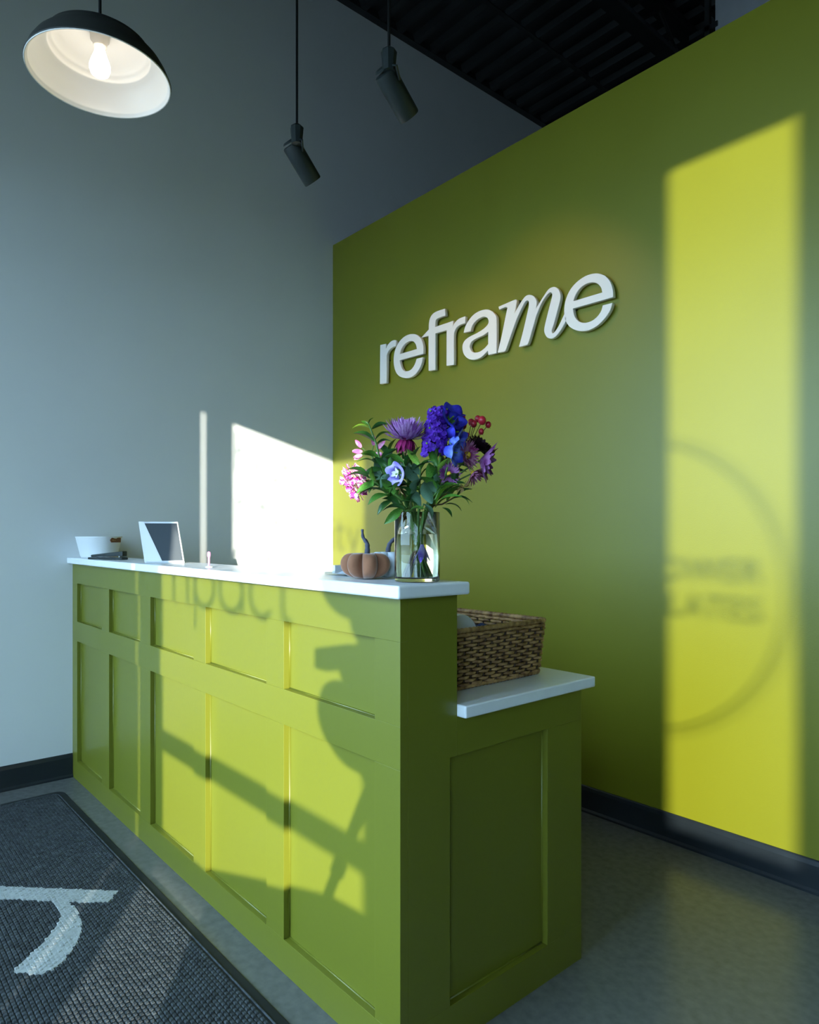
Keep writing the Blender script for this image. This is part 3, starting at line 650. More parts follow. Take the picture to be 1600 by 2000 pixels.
# velvet pumpkins
def pumpkin(cx, cy, R, hgt, m_, name, label, stem_pts, lobes, ph):
    t = thing(name, label, 'pumpkin', (cx, cy, T), 'velvet pumpkins on the counter'); mb = MB(); n, m2 = 120, 26
    vs = []
    for i in range(m2+1):
        v = -pi/2+pi*i/m2
        for k in range(n):
            a = 2*pi*k/n+ph; c = abs(math.cos(lobes*a/2.0))
            lob = 1-0.50*(1-c**0.5)*(0.30+0.70*math.cos(v)) + 0.04*math.sin(2*a+1)
            rr = R*(math.cos(v)**0.72 if abs(v) < pi/2-1e-4 else 0.0)*lob
            z = hgt/2+hgt/2*math.sin(v)*(1.0)
            if v > 0: z -= 0.30*hgt*(1-math.cos(v))**2.2
            vs.append((cx+rr*math.cos(a-ph), cy+rr*math.sin(a-ph), T+z+0.0005))
    mb.add(vs, [(i*n+k, i*n+(k+1) % n, (i+1)*n+(k+1) % n, (i+1)*n+k) for i in range(m2) for k in range(n)])
    obj('pumpkin_body', mb, m_, t, smooth=True)
    pts = [Vector((cx, cy, T))+Vector(p) for p in stem_pts]; N = len(pts)
    pts2 = []
    for i in range(N-1):
        for k in range(5): pts2.append(pts[i].lerp(pts[i+1], k/5))
    pts2.append(pts[-1])
    for it in range(2): pts2 = [pts2[0]]+[(pts2[i-1]+pts2[i]*2+pts2[i+1])/4 for i in range(1, len(pts2)-1)]+[pts2[-1]]
    rad = [0.0075-0.0045*i/(len(pts2)-1)+0.0006*math.sin(i*1.7) for i in range(len(pts2))]
    obj('stem', MB().tube(pts2, rad, 7), 'pump_stem', t, smooth=True)
    return t
sr = Vector((CY, SY, 0))
def stv(*ps): return [tuple(sr*u+Vector((0, 0, z))) for u, z in ps]
pumpkin(2.272, 1.024, 0.0640, 0.072, 'velvet', 'velvet_pumpkin', 'brown velvet pumpkin with a twisted grey stem beside the vase', stv((0.0, 0.040), (0.004, 0.072), (0.003, 0.088), (-0.008, 0.102), (-0.009, 0.122)), 7, 0.45)
pumpkin(2.262, 1.098, 0.044, 0.074, 'velvet_w', 'velvet_pumpkin', 'white velvet pumpkin half hidden behind the brown one', stv((0.0, 0.040), (0.004, 0.075), (0.008, 0.088), (0.026, 0.104), (0.034, 0.126)), 8, 0.2)

# ------------------------------------------------------------------ vase and bouquet
VX, VY = 2.4270, 1.055
VR, VH = 0.0525, 0.160
vs_ = thing('glass_vase', 'clear cylindrical glass vase half full of water', 'vase', (VX, VY, T))
obj('vase_glass', MB().lathe([(0.0, 0.0), (VR-0.003, 0.0), (VR, 0.003), (VR, VH-0.001), (VR-0.0008, VH), (VR-0.0022, VH), (VR-0.003, VH-0.001), (VR-0.003, 0.012), (VR-0.007, 0.009), (0.0, 0.008)], 64, (VX, VY, T+0.0003)), 'glass', vs_, smooth=True, sharp=0.9)
obj('water', MB().lathe([(0.0, 0.0092), (VR-0.0075, 0.0100), (VR-0.0034, 0.0128), (VR-0.0034, 0.109), (0.0, 0.109)], 64, (VX, VY, T+0.0003)), 'water', vs_, smooth=True, sharp=0.9)
V0 = Vector((VX, VY, T)); RT = Vector((CY, SY, 0)); TW = Vector((SY, -CY, 0)); UP = Vector((0, 0, 1))
def B(x, y, b=0.0):                     # bouquet drawing position: x, y over the vase foot, b = metres nearer to the room
    return V0+RT*((x-814)/850.0)+UP*((1136-y)/850.0)+TW*b
def stem_path(head, n=10, low=None):
    d = head-V0; lat = Vector((d.x, d.y, 0))
    rim = V0+lat*min(0.5, 0.032/max(lat.length, 1e-4))+UP*(VH+0.004)
    foot = V0-lat*min(0.35, 0.026/max(lat.length, 1e-4))+UP*0.016
    if low: foot = rim.lerp(foot, low)
    pts = []
    for i in range(5): pts.append(foot.lerp(rim, i/5))
    ctrl = rim+(rim-foot).normalized()*(head-rim).length*0.45
    for i in range(n+1):
        t = i/n; pts.append(rim*(1-t)**2+ctrl*2*t*(1-t)+head*t*t)
    return pts
def petal(mb, base, dirv, nrm, L, W, curl=0.0, seg=4, tip=0.25, cup=0.0, point=1.0):
    dirv = dirv.normalized(); nrm = (nrm-dirv*nrm.dot(dirv))
    if nrm.length < 1e-5: nrm = dirv.orthogonal()
    nrm.normalize(); sd = dirv.cross(nrm); vs = []; fs = []
    p = Vector(base); d = dirv.copy(); nn = nrm.copy()
    for i in range(seg+1):
        t = i/seg
        wd = W*0.5*(math.sin(pi*min(1, (t*0.86+0.10)))**0.7 if t < 1 else tip)
        vs += [p-sd*wd+nn*cup*wd, p-nn*0.0*wd, p+sd*wd+nn*cup*wd]
        d = (d+nn*curl/seg).normalized(); nn = sd.cross(d); nn.normalize(); nn = -nn if nn.dot(nrm) < -0.99 else nn
        p = p+d*L/seg
    for i in range(seg):
        a = i*3; fs += [(a, a+1, a+4, a+3), (a+1, a+2, a+5, a+4)]
    mb.add(vs, fs)
def frame(ax_):
    ax_ = ax_.normalized(); u = ax_.orthogonal().normalized(); return u, ax_.cross(u), ax_
rnd = random.Random(5)
def daisy_head(c, axis, layers, mb=None):
    mb = mb or MB(); u, v, a = frame(axis)
    for (n, el, L, W, curl, r0) in layers:
        for k in range(n):
            th = 2*pi*(k+rnd.uniform(-0.25, 0.25))/n; rad = u*math.cos(th)+v*math.sin(th); e = math.radians(el+rnd.uniform(-7, 7))
            petal(mb, c+rad*r0, rad*math.cos(e)+a*math.sin(e), a, L*rnd.uniform(0.88, 1.1), W, curl, 4, 0.2, 0.25)
    return mb
LEAF = {}
def leaf_mesh(kind):
    if kind in LEAF: return LEAF[kind]
    mb = MB(); W = {'leaf1': 0.36, 'leaf2': 0.38, 'leaf3': 0.30, 'leaf4': 0.46}[kind]; seg = 6; vs = []; fs = []
    for i in range(seg+1):
        t = i/seg; wd = W*0.5*math.sin(pi*min(1, t*0.93+0.05))**0.85 if i < seg else 0.01
        z = 0.16*math.sin(t*pi*0.9)-0.14*t*t
        vs += [(t, -wd, z+wd*0.30), (t, -wd*0.5, z+wd*0.10), (t, 0, z-0.012), (t, wd*0.5, z+wd*0.10), (t, wd, z+wd*0.30)]
    for i in range(seg):
        for k in range(4): a = i*5+k; fs.append((a, a+1, a+6, a+5))
    mb.add(vs, fs); me = mesh_from('leaf_'+kind, mb, smooth=True); me.materials.append(M[kind]); LEAF[kind] = me; return me
def leaf(parent, p, d, L, kind, roll=0.0):
    o = bpy.data.objects.new('leaf', leaf_mesh(kind)); COL.objects.link(o); o.parent = parent
    d = Vector(d).normalized(); q = Vector((1, 0, 0)).rotation_difference(d) @ Quaternion((1, 0, 0), roll)
    zz = q @ Vector((0, 0, 1))
    o.rotation_mode = 'QUATERNION'; o.rotation_quaternion = q; o.scale = (L, L, L); o.location = Vector(p)-root_loc(parent); return o
GRP = 'cut flowers in the glass vase'
def flower(name, label, cat, head, srad=0.0022, smat='stem', low=None):
    t = thing(name, label, cat, tuple(V0+UP*0.02), GRP)
    pts = stem_path(head, low=low); obj('stem', MB().tube(pts, [srad*1.15]*5+[srad]*(len(pts)-5), 6), smat, t, smooth=True)
    return t, pts
# 1 lilac spider chrysanthemum
h = B(792, 860, 0.02); t, pts = flower('chrysanthemum', 'large shaggy lilac chrysanthemum at the top of the bouquet', 'flower', h, 0.003)
obj('petals', daisy_head(h+UP*0.004, UP*0.96+TW*0.28, [(30, -12, 0.050, 0.0072, 0.9, 0.008), (34, 6, 0.057, 0.0070, 0.75, 0.007), (34, 24, 0.057, 0.0068, 0.6, 0.006), (30, 42, 0.053, 0.0064, 0.4, 0.005), (24, 58, 0.049, 0.006, 0.3, 0.004), (16, 76, 0.041, 0.0055, 0.15, 0.003)]), 'lilac', t, smooth=True)
tag(obj('outer_petals', daisy_head(h+UP*0.004, UP, [(14, -68, 0.036, 0.012, -0.2, 0.010), (14, -45, 0.034, 0.011, -0.5, 0.010)]), 'magenta', t, smooth=True), 'drooping magenta outer petals')
# 2 violet stock spike
h = B(852, 868, 0.035); t, pts = flower('stock_flower', 'dense deep violet flower spike rising in the middle', 'flower', h, 0.0042)
top = B(856, 800, 0.03); obj('flower_stalk', MB().tube([h, top], 0.003, 6), 'stem', t)
mb = MB(); mw = MB()
for k in range(64):
    f = k/63.0; a = k*2.4; axis = (RT*math.cos(a)+TW*math.sin(a)); c = B(846+9*f, 888-86*f+rnd.uniform(-3, 3), 0.035)+axis*(0.027*(1-0.45*f*f))*rnd.uniform(0.75, 1.15); ax2 = (axis+UP*0.45*f+TW*0.3).normalized()
    u, v, aa = frame(ax2)
    for q in range(6):
        th = q*pi/3+rnd.random(); petal(mb, c, (u*math.cos(th)+v*math.sin(th))+aa*0.45, aa, 0.0118, 0.0105, rnd.uniform(-1.0, 0.2), 3, 0.7, 0.25)
    if k % 7 == 0: mw.sphere(c+aa*0.005, 0.0024, 6, 5)
obj('florets', mb, 'violet', t, smooth=True); obj('floret_eyes', mw, 'leaf3', t)
# 3 blue bellflowers
def bell(c, ax_, R, Ln, m_, t, name='bell', lobes=5):
    u, v, a = frame(ax_); mb = MB(); n = 40; prof = [(0.10, 0.0), (0.42, 0.06), (0.58, 0.25), (0.62, 0.5), (0.72, 0.75), (0.98, 0.96), (1.15, 1.0)]; vs = []
    for k in range(n):
        th = 2*pi*k/n; lb = 0.5+0.5*math.cos(lobes*th)
        for i, (r, z) in enumerate(prof):
            f = i/(len(prof)-1); rr = R*r*(1+0.22*f*f*lb); zz = Ln*z*(1-0.20*f**3*(1-lb))
            vs.append(c+(u*math.cos(th)+v*math.sin(th))*rr+a*zz)
    P = len(prof); mb.add(vs, [(k*P+i, ((k+1) % n)*P+i, ((k+1) % n)*P+i+1, k*P+i+1) for k in range(n) for i in range(P-1)])
    o = obj(name, mb, m_, t, smooth=True)
    obj('pistil', MB().tube([c, c+a*Ln*0.85], [0.0012, 0.0016], 5), 'leaf3', o); obj('sepals', daisy_head(c, a, [(5, 20, R*0.75, R*0.3, 0.4, R*0.08)]), 'leaf2', o, smooth=True)
    return o
h = B(878, 868, 0.03); t, pts = flower('bellflower', 'tall spray of royal blue bellflowers right of the violet spike', 'flower', h, 0.0028)
obj('flower_stalk', MB().tube([h, B(880, 835, 0.025), B(882, 814, 0.02)], [0.0026, 0.002, 0.0015], 6), 'stem', t, smooth=True)
bell(B(872, 824, 0.02), RT*0.55+UP*0.35+TW*0.75, 0.0260, 0.030, 'blue', t); bell(B(880, 818, 0.01), RT*0.45+UP*0.8+TW*0.4, 0.0190, 0.026, 'blue', t)
bell(B(870, 848, 0.03), RT*0.85+UP*0.05+TW*0.45, 0.0230, 0.036, 'blue', t)
bell(B(876, 868, 0.045), RT*0.9+TW*0.42, 0.0220, 0.036, 'blue_l', t); bell(B(866, 884, 0.055), RT*0.85-UP*0.22+TW*0.5, 0.0230, 0.038, 'blue_l', t)
# 4 red berries
h = B(905, 880, -0.01); t, pts = flower('berry_sprig', 'sprig of small red berries at the upper right of bouquet', 'berries', h, 0.0018, 'stem_brown')
for (x_, y_, r_, b_) in ((904, 811, 6.2, 0), (905, 829, 6.8, 0.01), (921, 821, 6.5, 0), (925, 826, 6.8, 0.012), (935, 813, 6.5, -0.01), (942, 819, 8.2, 0.01), (955, 826, 6.2, 0), (940, 841, 5.8, 0.012), (914, 846, 4.5, 0.0)):
    c = B(x_, y_, b_-0.01); obj('twig', MB().tube([h+(c-h)*0.0, h.lerp(c, 0.5)+RT*0.004, c], [0.0012, 0.001, 0.0009], 5), 'stem_brown', t, smooth=True)
    o = obj('berry', MB().sphere(c, r_/850.0, 12, 9, (1, 1, 1.12)), 'berry', t, smooth=True)
    obj('calyx', daisy_head(c-UP*r_/850.0*0.8, (c-h).normalized()*-1.0, [(4, -25, 0.006, 0.003, 0.1, 0.002)]), 'stem_brown', o, smooth=True)
# 5 maroon scabiosa
h = B(934, 874, 0.0); t, pts = flower('dark_scabiosa', 'ruffled near-black maroon flower under the red berries', 'flower', h, 0.002)
obj('petals', daisy_head(h, RT*0.45+UP*0.75+TW*0.3, [(16, -5, 0.036, 0.020, 0.3, 0.004), (16, 22, 0.034, 0.018, 0.3, 0.004), (14, 45, 0.028, 0.014, 0.2, 0.003), (10, 68, 0.022, 0.010, 0.1, 0.002)]), 'maroon', t, smooth=True)
# 6 rosy and mauve asters, right
h = B(906, 892, 0.045); t, pts = flower('aster', 'rosy pink aster with yellow centre facing front right', 'flower', h, 0.002)
obj('petals', daisy_head(h, TW*0.55+RT*0.65+UP*0.05, [(24, 15, 0.034, 0.0062, 0.2, 0.005), (20, 35, 0.029, 0.0056, 0.2, 0.005), (14, 60, 0.016, 0.004, 0.1, 0.003)]), 'rosy', t, smooth=True)
obj('disc', MB().sphere(h+TW*0.004+RT*0.004, 0.0085, 12, 8), 'yellow', t, smooth=True)
h = B(936, 900, 0.02); t, pts = flower('cosmos', 'pale mauve open flower at the far right of the bouquet', 'flower', h, 0.002)
obj('petals', daisy_head(h, RT*0.88+TW*0.15-UP*0.22, [(15, 24, 0.052, 0.020, 0.12, 0.005), (13, 42, 0.045, 0.017, 0.1, 0.005)]), 'mauve', t, smooth=True)
obj('calyx', daisy_head(h, RT*0.9-UP*0.1, [(8, 35, 0.016, 0.007, 0.1, 0.002)]), 'leaf2', t, smooth=True)
h = B(922, 925, 0.03); t, pts = flower('aster', 'drooping rosy aster below the mauve cosmos', 'flower', h, 0.0018)
obj('petals', daisy_head(h, RT*0.55-UP*0.65+TW*0.3, [(22, 22, 0.030, 0.006, 0.2, 0.004), (16, 45, 0.026, 0.005, 0.2, 0.004)]), 'rosy', t, smooth=True)
obj('disc', MB().sphere(h, 0.006, 10, 7), 'yellow', t, smooth=True)
# 7 small purple aster
h = B(874, 928, 0.05); t, pts = flower('aster', 'small purple aster with a golden centre low on the right', 'flower', h, 0.0017)
obj('petals', daisy_head(h, TW*0.9+RT*0.25+UP*0.1, [(26, 8, 0.024, 0.0050, 0.15, 0.005), (20, 25, 0.021, 0.0045, 0.15, 0.005)]), 'mauve', t, smooth=True)
obj('disc', MB().sphere(h+TW*0.003, 0.0058, 12, 8), 'yellow', t, smooth=True)
# 8 periwinkle bell, left front
h = B(779, 930, 0.065); t, pts = flower('bellflower', 'open periwinkle bellflower with white throat low on the left', 'flower', h, 0.0018)
c = B(786, 928, 0.052); o = bell(c, TW*0.75-RT*0.62-UP*0.10, 0.0205, 0.030, 'peri', t)
obj('throat', daisy_head(c+TW*0.014-RT*0.012, TW*0.75-RT*0.62, [(5, 35, 0.014, 0.008, 0.1, 0.001)]), 'white_petal', t, smooth=True)
# 9 pink and white stock at far left
def ruffle(c, R, n, mb):
    for k in range(n):
        z = 1-2*(k+0.5)/n; th = k*2.39996; r = math.sqrt(1-z*z); d = RT*r*math.cos(th)+TW*r*math.sin(th)+UP*z
        petal(mb, c+d*R*0.35, d, d.orthogonal(), R*0.75, R*0.75, rnd.uniform(-0.8, 0.8), 3, 0.85, rnd.uniform(-0.3, 0.4))
h = B(706, 935, 0.0); t, pts = flower('stock_flower', 'ruffled pink and white flower spray at the far left', 'flower', h, 0.0024)
for (x_, y_, R_, b_) in ((684, 920, 0.021, 0), (677, 938, 0.017, 0.01), (691, 948, 0.021, 0.01), (697, 962, 0.020, 0.0), (704, 938, 0.013, 0.015), (714, 946, 0.014, -0.01), (708, 924, 0.011, 0.01)):
    mb = MB(); ruffle(B(x_, y_, b_), R_, 26, mb); obj('blossom', mb, 'pinkwhite', t, smooth=True)
    obj('twig', MB().tube([h, B(x_, y_, b_)], 0.0014, 5), 'stem', t)
# 10 pink alstroemeria
h = B(722, 886, -0.01); t, pts = flower('pink_lily', 'slender pink lily buds behind the leafy branch', 'flower', h, 0.002)
for (x_, y_, dx, dy) in ((704, 872, -14, -14), (706, 880, -18, 0), (705, 886, -16, 10), (728, 868, -2, -18), (737, 874, 10, -12), (733, 884, 14, 4)):
    mb = MB(); p0 = B(x_, y_, 0.0)
    d = (B(x_+dx, y_+dy, 0.01)-p0)
    for q in range(3): petal(mb, p0, d+RT*rnd.uniform(-0.004, 0.004)+TW*rnd.uniform(-0.01, 0.01), TW+UP*rnd.uniform(-0.6, 0.6), 0.024, 0.010, 0.2, 4, 0.2, 0.3)
    obj('bud', mb, 'pink_p', t, smooth=True); obj('twig', MB().tube([h, p0], 0.0012, 5), 'stem', t)
# 11 dried golden sprigs
for (x_, y_, b_, lb) in ((781, 955, 0.06, 'faded tan blossom under the periwinkle bellflower'), (905, 952, 0.02, 'withered yellow sprig hanging out on the lower right'), (792, 895, 0.03, 'tiny cream bud cluster beneath the lilac chrysanthemum')):
    h = B(x_, y_, b_); t, pts = flower('dried_sprig', lb, 'flower', h, 0.0013, 'stem_brown')
    mb = MB()
    for k in range(14):
        d = Vector((rnd.uniform(-1, 1), rnd.uniform(-1, 1), rnd.uniform(-1, 0.6))); petal(mb, h+d*0.004, d, d.orthogonal(), 0.016, 0.0065, rnd.uniform(-1, 1), 3, 0.4)
    obj('petals', mb, 'tan', t, smooth=True)
# 12 leafy branches
def branch(label, path, leaves, srad=0.0026, smat='stem', name='leafy_branch'):
    head = B(*path[-1]); t = thing(name, label, 'foliage', tuple(V0+UP*0.02), 'greenery in the glass vase')
    base = stem_path(B(*path[0]))
    pts = base+[B(*p) for p in path[1:]]
    obj('stem', MB().tube(pts, [srad*1.2]*len(base)+[srad*(1-0.5*i/max(1, len(path)-1)) for i in range(len(path)-1)], 6), smat, t, smooth=True)
    for (x_, y_, b_, dx, dy, db, L, kd) in leaves:
        p = B(x_, y_, b_); d = RT*dx+UP*(-dy)+TW*db; leaf(t, p, d, L/850.0, kd, rnd.uniform(-0.5, 0.5))
    return t
branch('pale stemmed branch of glossy leaves at upper left', [(752, 930, 0.03), (742, 900, 0.03), (735, 870, 0.03), (727, 848, 0.03), (720, 830, 0.03)],
  [(722, 838, 0.03, -1, -0.05, 0.2, 34, 'leaf3'), (726, 840, 0.03, 1, -0.35, 0.2, 34, 'leaf1'), (720, 831, 0.03, 0.5, -0.8, 0.1, 16, 'leaf2'), (720, 831, 0.03, -0.9, -0.4, 0.2, 16, 'leaf2'),
   (731, 864, 0.03, -1, -0.45, 0.3, 44, 'leaf1'), (733, 860, 0.03, 0.9, -0.4, 0.3, 36, 'leaf2'), (736, 868, 0.03, 0.9, -0.1, 0.4, 34, 'leaf1'), (740, 895, 0.03, -0.9, -0.2, 0.4, 38, 'leaf2'), (743, 905, 0.03, 0.8, -0.7, 0.3, 44, 'leaf1'), (748, 918, 0.03, -0.9, 0.3, 0.4, 44, 'leaf1'), (752, 925, 0.03, 0.3, -1, 0.3, 44, 'leaf4')])
branch('drooping leafy branch spreading left over the vase', [(770, 985, 0.035), (752, 962, 0.04), (735, 944, 0.045), (716, 930, 0.045)],
  [(720, 932, 0.045, -0.9, -0.35, 0.4, 44, 'leaf1'), (722, 936, 0.045, -1, -0.1, 0.5, 50, 'leaf1'), (738, 948, 0.045, -0.9, 0.35, 0.4, 46, 'leaf2'), (735, 945, 0.045, -0.3, -1, 0.5, 36, 'leaf3'), (752, 962, 0.045, -1, 0.05, 0.4, 54, 'leaf1'), (757, 968, 0.045, -0.9, 0.4, 0.4, 44, 'leaf2'), (765, 978, 0.04, -0.8, 0.75, 0.3, 40, 'leaf1'), (745, 955, 0.05, 0.5, -0.9, 0.6, 36, 'leaf4'), (762, 972, 0.05, 0.7, -0.7, 0.5, 44, 'leaf1'), (728, 938, 0.045, -0.2, 0.9, 0.5, 30, 'leaf2')])
branch('bright green leafy stalk in the middle of bouquet', [(850, 960, 0.05), (854, 925, 0.05), (858, 895, 0.045)],
  [(850, 960, 0.05, -0.3, -1, 0.5, 60, 'leaf2'), (852, 950, 0.05, 0.35, -1, 0.4, 60, 'leaf3'), (850, 970, 0.05, -0.65, -0.8, 0.6, 56, 'leaf2'), (850, 985, 0.05, 0.75, -0.75, 0.6, 66, 'leaf3'), (848, 992, 0.05, 0.9, -0.45, 0.5, 58, 'leaf2'), (842, 985, 0.055, -0.4, -0.9, 0.5, 50, 'leaf4'), (858, 900, 0.045, 0.4, -1, 0.2, 34, 'leaf2'), (854, 915, 0.045, -0.5, -1, 0.3, 40, 'leaf2')], 0.0042)
branch('slender green stalk with bud right of the centre', [(850, 975, 0.05), (864, 940, 0.055), (872, 912, 0.055), (876, 898, 0.055)],
  [(872, 912, 0.055, 0.35, -1, 0.3, 26, 'leaf3'), (862, 945, 0.055, 0.9, -0.6, 0.4, 34, 'leaf2'), (856, 965, 0.055, -0.7, -0.6, 0.5, 36, 'leaf4')], 0.0026)
branch('grey green leaf folded over the rim of vase', [(822, 995, 0.045), (826, 985, 0.05)],
  [(824, 985, 0.055, 0.55, 0.8, 0.4, 36, 'leaf4'), (820, 990, 0.05, -0.5, -0.9, 0.5, 40, 'leaf4'), (815, 990, 0.05, -1, -0.3, 0.6, 40, 'leaf1')], 0.002)
branch('dark leaves hanging over the left lip of the vase', [(788, 998, 0.04), (782, 990, 0.045)],
  [(790, 995, 0.05, -1, 0.0, 0.3, 44, 'leaf1'), (784, 993, 0.045, -0.8, 0.75, 0.3, 46, 'leaf2'), (780, 988, 0.045, -0.9, -0.4, 0.5, 40, 'leaf1'), (795, 992, 0.05, 0.4, -0.9, 0.6, 38, 'leaf1'), (800, 998, 0.05, 0.9, -0.1, 0.4, 34, 'leaf2')], 0.002)
branch('leafy twig trailing out at the lower right', [(862, 985, 0.02), (885, 972, 0.02), (900, 968, 0.02)],
  [(882, 974, 0.02, 0.95, 0.1, 0.2, 40, 'leaf1'), (890, 970, 0.02, 0.9, -0.5, 0.2, 34, 'leaf1'), (895, 970, 0.02, 0.8, 0.55, 0.2, 26, 'leaf2'), (872, 980, 0.02, 0.6, -0.8, 0.4, 44, 'leaf2'), (868, 985, 0.03, 0.9, 0.3, 0.4, 36, 'leaf1'), (862, 992, 0.03, 0.7, 0.6, 0.4, 28, 'leaf1')], 0.0016, 'stem_brown')
branch('cluster of dark leaves in the heart of bouquet', [(805, 960, 0.02), (806, 930, 0.03), (808, 905, 0.03)],
  [(806, 940, 0.04, -0.8, -0.6, 0.5, 50, 'leaf1'), (806, 930, 0.04, 0.8, -0.6, 0.5, 50, 'leaf4'), (805, 955, 0.04, 0.75, -0.4, 0.6, 50, 'leaf1'), (804, 965, 0.04, -0.9, -0.3, 0.5, 54, 'leaf1'), (806, 975, 0.045, 0.3, -0.9, 0.6, 50, 'leaf4'), (808, 905, 0.03, 0.3, -1, 0.2, 34, 'leaf2'), (807, 915, 0.03, -0.6, -0.8, 0.3, 40, 'leaf1'), (805, 980, 0.05, -0.6, -0.7, 0.6, 46, 'leaf1')], 0.0026)
branch('leafy shoots at the back left of bouquet', [(775, 940, -0.02), (765, 905, -0.02), (760, 885, -0.02)],
  [(768, 915, -0.02, -0.9, -0.5, 0.2, 48, 'leaf1'), (765, 905, -0.02, 0.8, -0.6, 0.3, 46, 'leaf2'), (762, 890, -0.02, -0.7, -0.8, 0.2, 38, 'leaf1'), (770, 930, -0.01, 0.9, -0.2, 0.3, 46, 'leaf1'), (772, 938, -0.01, -0.9, 0.1, 0.3, 46, 'leaf2'), (760, 885, -0.02, 0.3, -1, 0.1, 34, 'leaf2')], 0.0022)
branch('leafy shoots at the back right of bouquet', [(858, 945, -0.03), (882, 912, -0.03), (900, 895, -0.03)],
  [(872, 925, -0.03, 0.9, -0.2, 0.3, 44, 'leaf1'), (880, 915, -0.03, -0.5, -0.9, 0.2, 40, 'leaf1'), (890, 905, -0.03, 0.9, 0.2, 0.2, 36, 'leaf2'), (866, 935, -0.02, 0.8, 0.35, 0.4, 40, 'leaf2'), (860, 942, -0.02, -0.7, -0.7, 0.4, 44, 'leaf1'), (898, 898, -0.03, 0.9, -0.4, 0.1, 30, 'leaf1')], 0.0018, 'stem_brown')
FILL = [(745, 945, 0.0, 'small dark leaved sprig behind the pink and white flowers'), (760, 920, 0.055, 'leafy sprig in front of the lily buds'), (788, 905, 0.045, 'leafy sprig just under the lilac chrysanthemum'), (820, 915, 0.055, 'light leafy sprig left of the violet spike'),
        (884, 948, 0.045, 'leafy sprig beneath the small purple aster'), (858, 955, 0.06, 'low leafy sprig over the right side of vase'), (772, 968, 0.06, 'low leafy sprig over the left side of vase'), (735, 905, 0.015, 'leafy sprig beside the pale stemmed branch')]
for (x_, y_, b_, lb) in FILL:
    ls = []
    for k in range(8):
        f = k/7.0; sg = -1 if k % 2 else 1; xx = 814+(x_-814)*(0.55+0.45*f); yy = 985+(y_-985)*(0.25+0.75*f)
        ls.append((xx, yy, b_*(0.7+0.3*f), sg*rnd.uniform(0.4, 1.0)+(x_-814)/120.0, -rnd.uniform(0.2, 1.0), rnd.uniform(0.0, 0.7), rnd.uniform(28, 46), rnd.choice(['leaf1', 'leaf2', 'leaf2', 'leaf3', 'leaf4'])))
    branch(lb, [(814+(x_-814)*0.7, 985+(y_-985)*0.5, b_*0.8), (x_, y_, b_)], ls, 0.0018, name='leafy_sprig')
# a sunk violet bloom seen through the water
h = V0+RT*0.010+TW*0.030+UP*0.085; t = thing('sunken_blossom', 'purple blossom under water inside the glass vase', 'flower', tuple(h), GRP)
obj('petals', daisy_head(h, -UP+TW*0.15, [(5, 68, 0.042, 0.014, 0.1, 0.002)]), 'peri', t, smooth=True)
obj('stem', MB().tube([h, h+UP*0.03, h+UP*0.08+RT*0.008], 0.0018, 6), 'stem', t, smooth=True)

# ------------------------------------------------------------------ behind the camera: what throws the shadows on the desk
# photographer by the window
def skin_body(name, verts, edges, radii, material, parent, root=0, sub=2):
    me = bpy.data.meshes.new(name); off = root_loc(parent)
    me.from_pydata([tuple(Vector(v)-off) for v in verts], edges, []); me.update()
    o = bpy.data.objects.new(name, me); COL.objects.link(o); o.parent = parent; me.materials.append(M[material])
    md = o.modifiers.new('skin', 'SKIN'); md.use_smooth_shade = True
    if not me.skin_vertices: pass
    for i, sv in enumerate(me.skin_vertices[0].data):
        r = radii[i]; sv.radius = r if isinstance(r, tuple) else (r, r); sv.use_root = (i == root)
    s2 = o.modifiers.new('sub', 'SUBSURF'); s2.levels = sub; s2.render_levels = sub
    return o
per = thing('person', 'photographer in a dark jacket leaning forward by the window, seen only as a shadow', 'person', (4.36, -0.42, 0))
V = [(4.54,-0.46,0.78),(4.47,-0.44,1.00),(4.23,-0.42,1.18),(4.17,-0.40,1.29),          # pelvis, waist, chest, neck base
     (4.16,-0.36,1.23),(4.110,-0.38,0.990),(4.000,-0.38,1.090),(3.992,-0.36,1.165),        # left arm: shoulder, elbow, wrist, hand
     (4.36,-0.54,1.22),(4.42,-0.56,0.98),(4.32,-0.40,1.05),(4.24,-0.36,1.12),              # right arm
     (4.46,-0.38,0.72),(4.42,-0.30,0.42),(4.48,-0.40,0.09),(4.38,-0.32,0.035),             # left leg
     (4.62,-0.54,0.72),(4.60,-0.42,0.42),(4.68,-0.56,0.09),(4.58,-0.48,0.035)]             # right leg
Ed = [(0,1),(1,2),(2,3),(2,4),(4,5),(5,6),(6,7),(2,8),(8,9),(9,10),(10,11),(0,12),(12,13),(13,14),(14,15),(0,16),(16,17),(17,18),(18,19)]
Rd = [(0.14,0.12),(0.145,0.12),(0.17,0.13),0.085,0.085,0.078,0.062,0.05,0.07,0.055,0.045,0.042,0.09,0.068,0.05,0.045,0.09,0.068,0.05,0.045]
skin_body('body', V, Ed, Rd, 'jacket', per)
hd = MB().sphere((4.090, -0.37, 1.440), 0.112, 20, 14, (0.95, 0.95, 1.12)); hd.sphere((4.16, -0.39, 1.335), 0.055, 12, 8, (1, 1, 1.4)); hd.sphere((3.985, -0.35, 1.415), 0.018, 8, 6)
obj('head', hd, 'skin', per, smooth=True)
obj('hair', MB().sphere((4.105, -0.375, 1.462), 0.116, 20, 14, (0.97, 0.97, 1.05)), 'hair', per, smooth=True)
hand = MB(); hand.sphere((3.985, -0.325, 1.185), 0.034, 12, 8, (0.8, 0.8, 1.25))
for k in range(4): hand.tube([(3.975, -0.345+0.016*k, 1.200), (3.955, -0.345+0.016*k, 1.222), (3.962, -0.340+0.015*k, 1.236-0.002*abs(k-1))], [0.009, 0.0085, 0.007], 8)
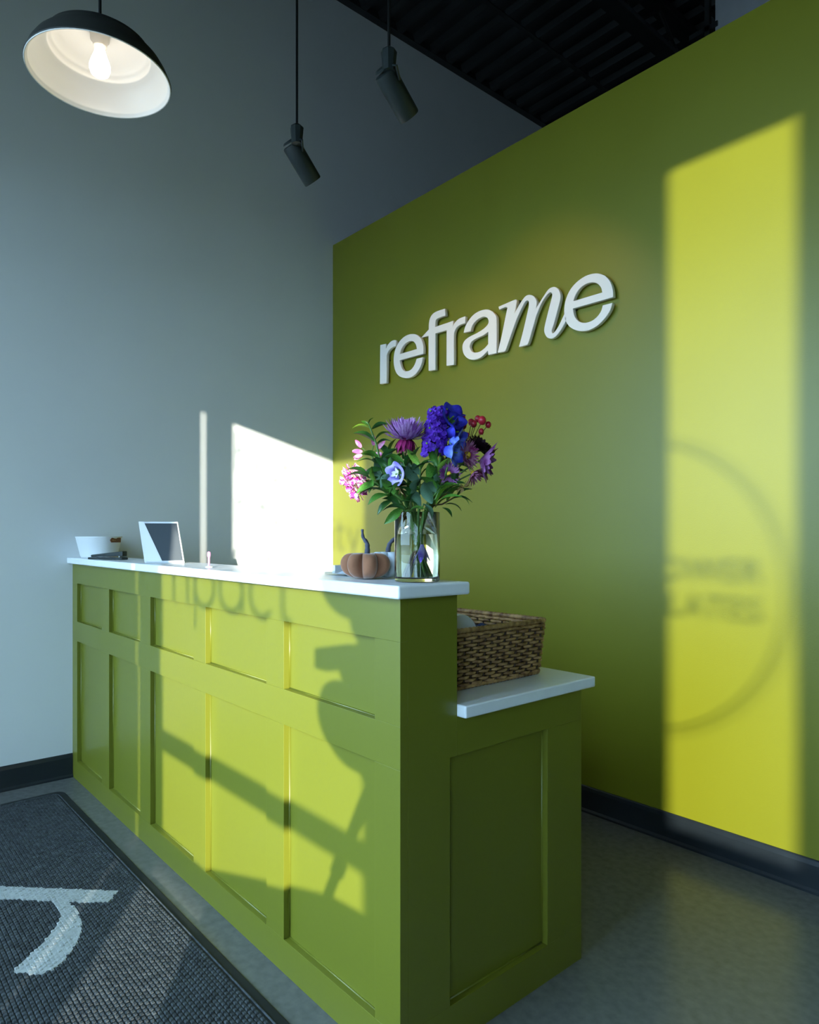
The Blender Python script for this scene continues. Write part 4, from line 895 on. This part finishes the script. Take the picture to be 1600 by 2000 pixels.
hand.tube([(4.000, -0.300, 1.190), (3.985, -0.285, 1.215), (3.970, -0.280, 1.225)], [0.010, 0.009, 0.0075], 8)
obj('hand', hand, 'skin', per, smooth=True)
cmr = thing('held_camera', 'small black camera held up by the photographer', 'camera', (3.955, -0.33, 1.18))
box('camera_body', 3.926, 3.985, -0.40, -0.28, 1.180, 1.234, 'black_metal', cmr, bevel=0.006)
obj('lens', MB().lathe([(0.0, 0.0), (0.024, 0.0), (0.026, 0.004), (0.026, 0.04), (0.022, 0.042), (0.0, 0.04)], 24, (3.955, -0.28, 1.207), Matrix.Rotation(-pi/2, 3, 'X')), 'black_metal', cmr, smooth=True)
# tripod under the viewpoint
tp = thing('tripod', 'black camera tripod standing at the viewpoint', 'tripod', (3.62, -0.04, 0))
obj('centre_column', MB().tube([(3.690, -0.035, 0.66), (3.690, -0.035, 1.06)], 0.014, 10), 'black_metal', tp)
obj('head', MB().lathe([(0.0, 1.06), (0.035, 1.06), (0.035, 1.08), (0.02, 1.085), (0.02, 1.10), (0.04, 1.10), (0.04, 1.11), (0.0, 1.11)], 20, (3.690, -0.035, 0.0)), 'black_metal', tp)
for (fx, fy) in ((3.235, -0.04), (4.20, -0.38), (3.95, 0.28)):
    a = Vector((3.690, -0.035, 0.86)); b = Vector((fx, fy, 0.012)); lg_ = obj('leg', MB().tube([a, a.lerp(b, 0.5), b], [0.014, 0.012, 0.010], 8), 'black_metal', tp, smooth=True)
    c = a.lerp(b, 0.27); obj('leg_lock', MB().tube([c, a.lerp(b, 0.31)], 0.018, 10), 'black_metal', lg_)
    obj('foot', MB().sphere((fx, fy, 0.014), 0.014, 8, 6), 'black_metal', lg_)
# unseen block added by the glass, its sloping top shaped to cast the slanted shadow
lc = thing('shadow_caster', 'unseen grey block with sloping top added to cast the slanted desk shadow', 'shadow caster', (4.25, -0.8, 0))
S2 = Vector((-1.318, 1.0, 0)).normalized()
prof = [(3.836, 0.0), (3.836, 0.515), (3.85, 0.543), (4.216, 0.645), (4.52, 0.726), (4.66, 0.738), (4.76, 0.74), (4.80, 0.72), (4.80, 0.0)]
pbase = Vector((0, -0.8, 0)); PX = Vector((1, 0, 0))
def lcf(u, v, t): return Vector((u, -0.8, v))+S2*t
obj('side_panel', MB().prism(prof, -0.05, 0.0, lcf), 'fabric', lc, bevel=0.004)
obj('side_panel', MB().prism([(u, max(0.0, v-0.12)) for u, v in prof], 0.30, 0.35, lcf), 'fabric', lc, bevel=0.004)
obj('low_block', MB().prism([(3.84, 0.26), (4.62, 0.22), (4.62, 0.36), (3.84, 0.40)], 0.0, 0.30, lcf), 'fabric', lc, bevel=0.01)
obj('end_block', MB().prism([(4.62, 0.22), (4.79, 0.22), (4.79, 0.62), (4.70, 0.62)], 0.0, 0.30, lcf), 'fabric', lc, bevel=0.01)
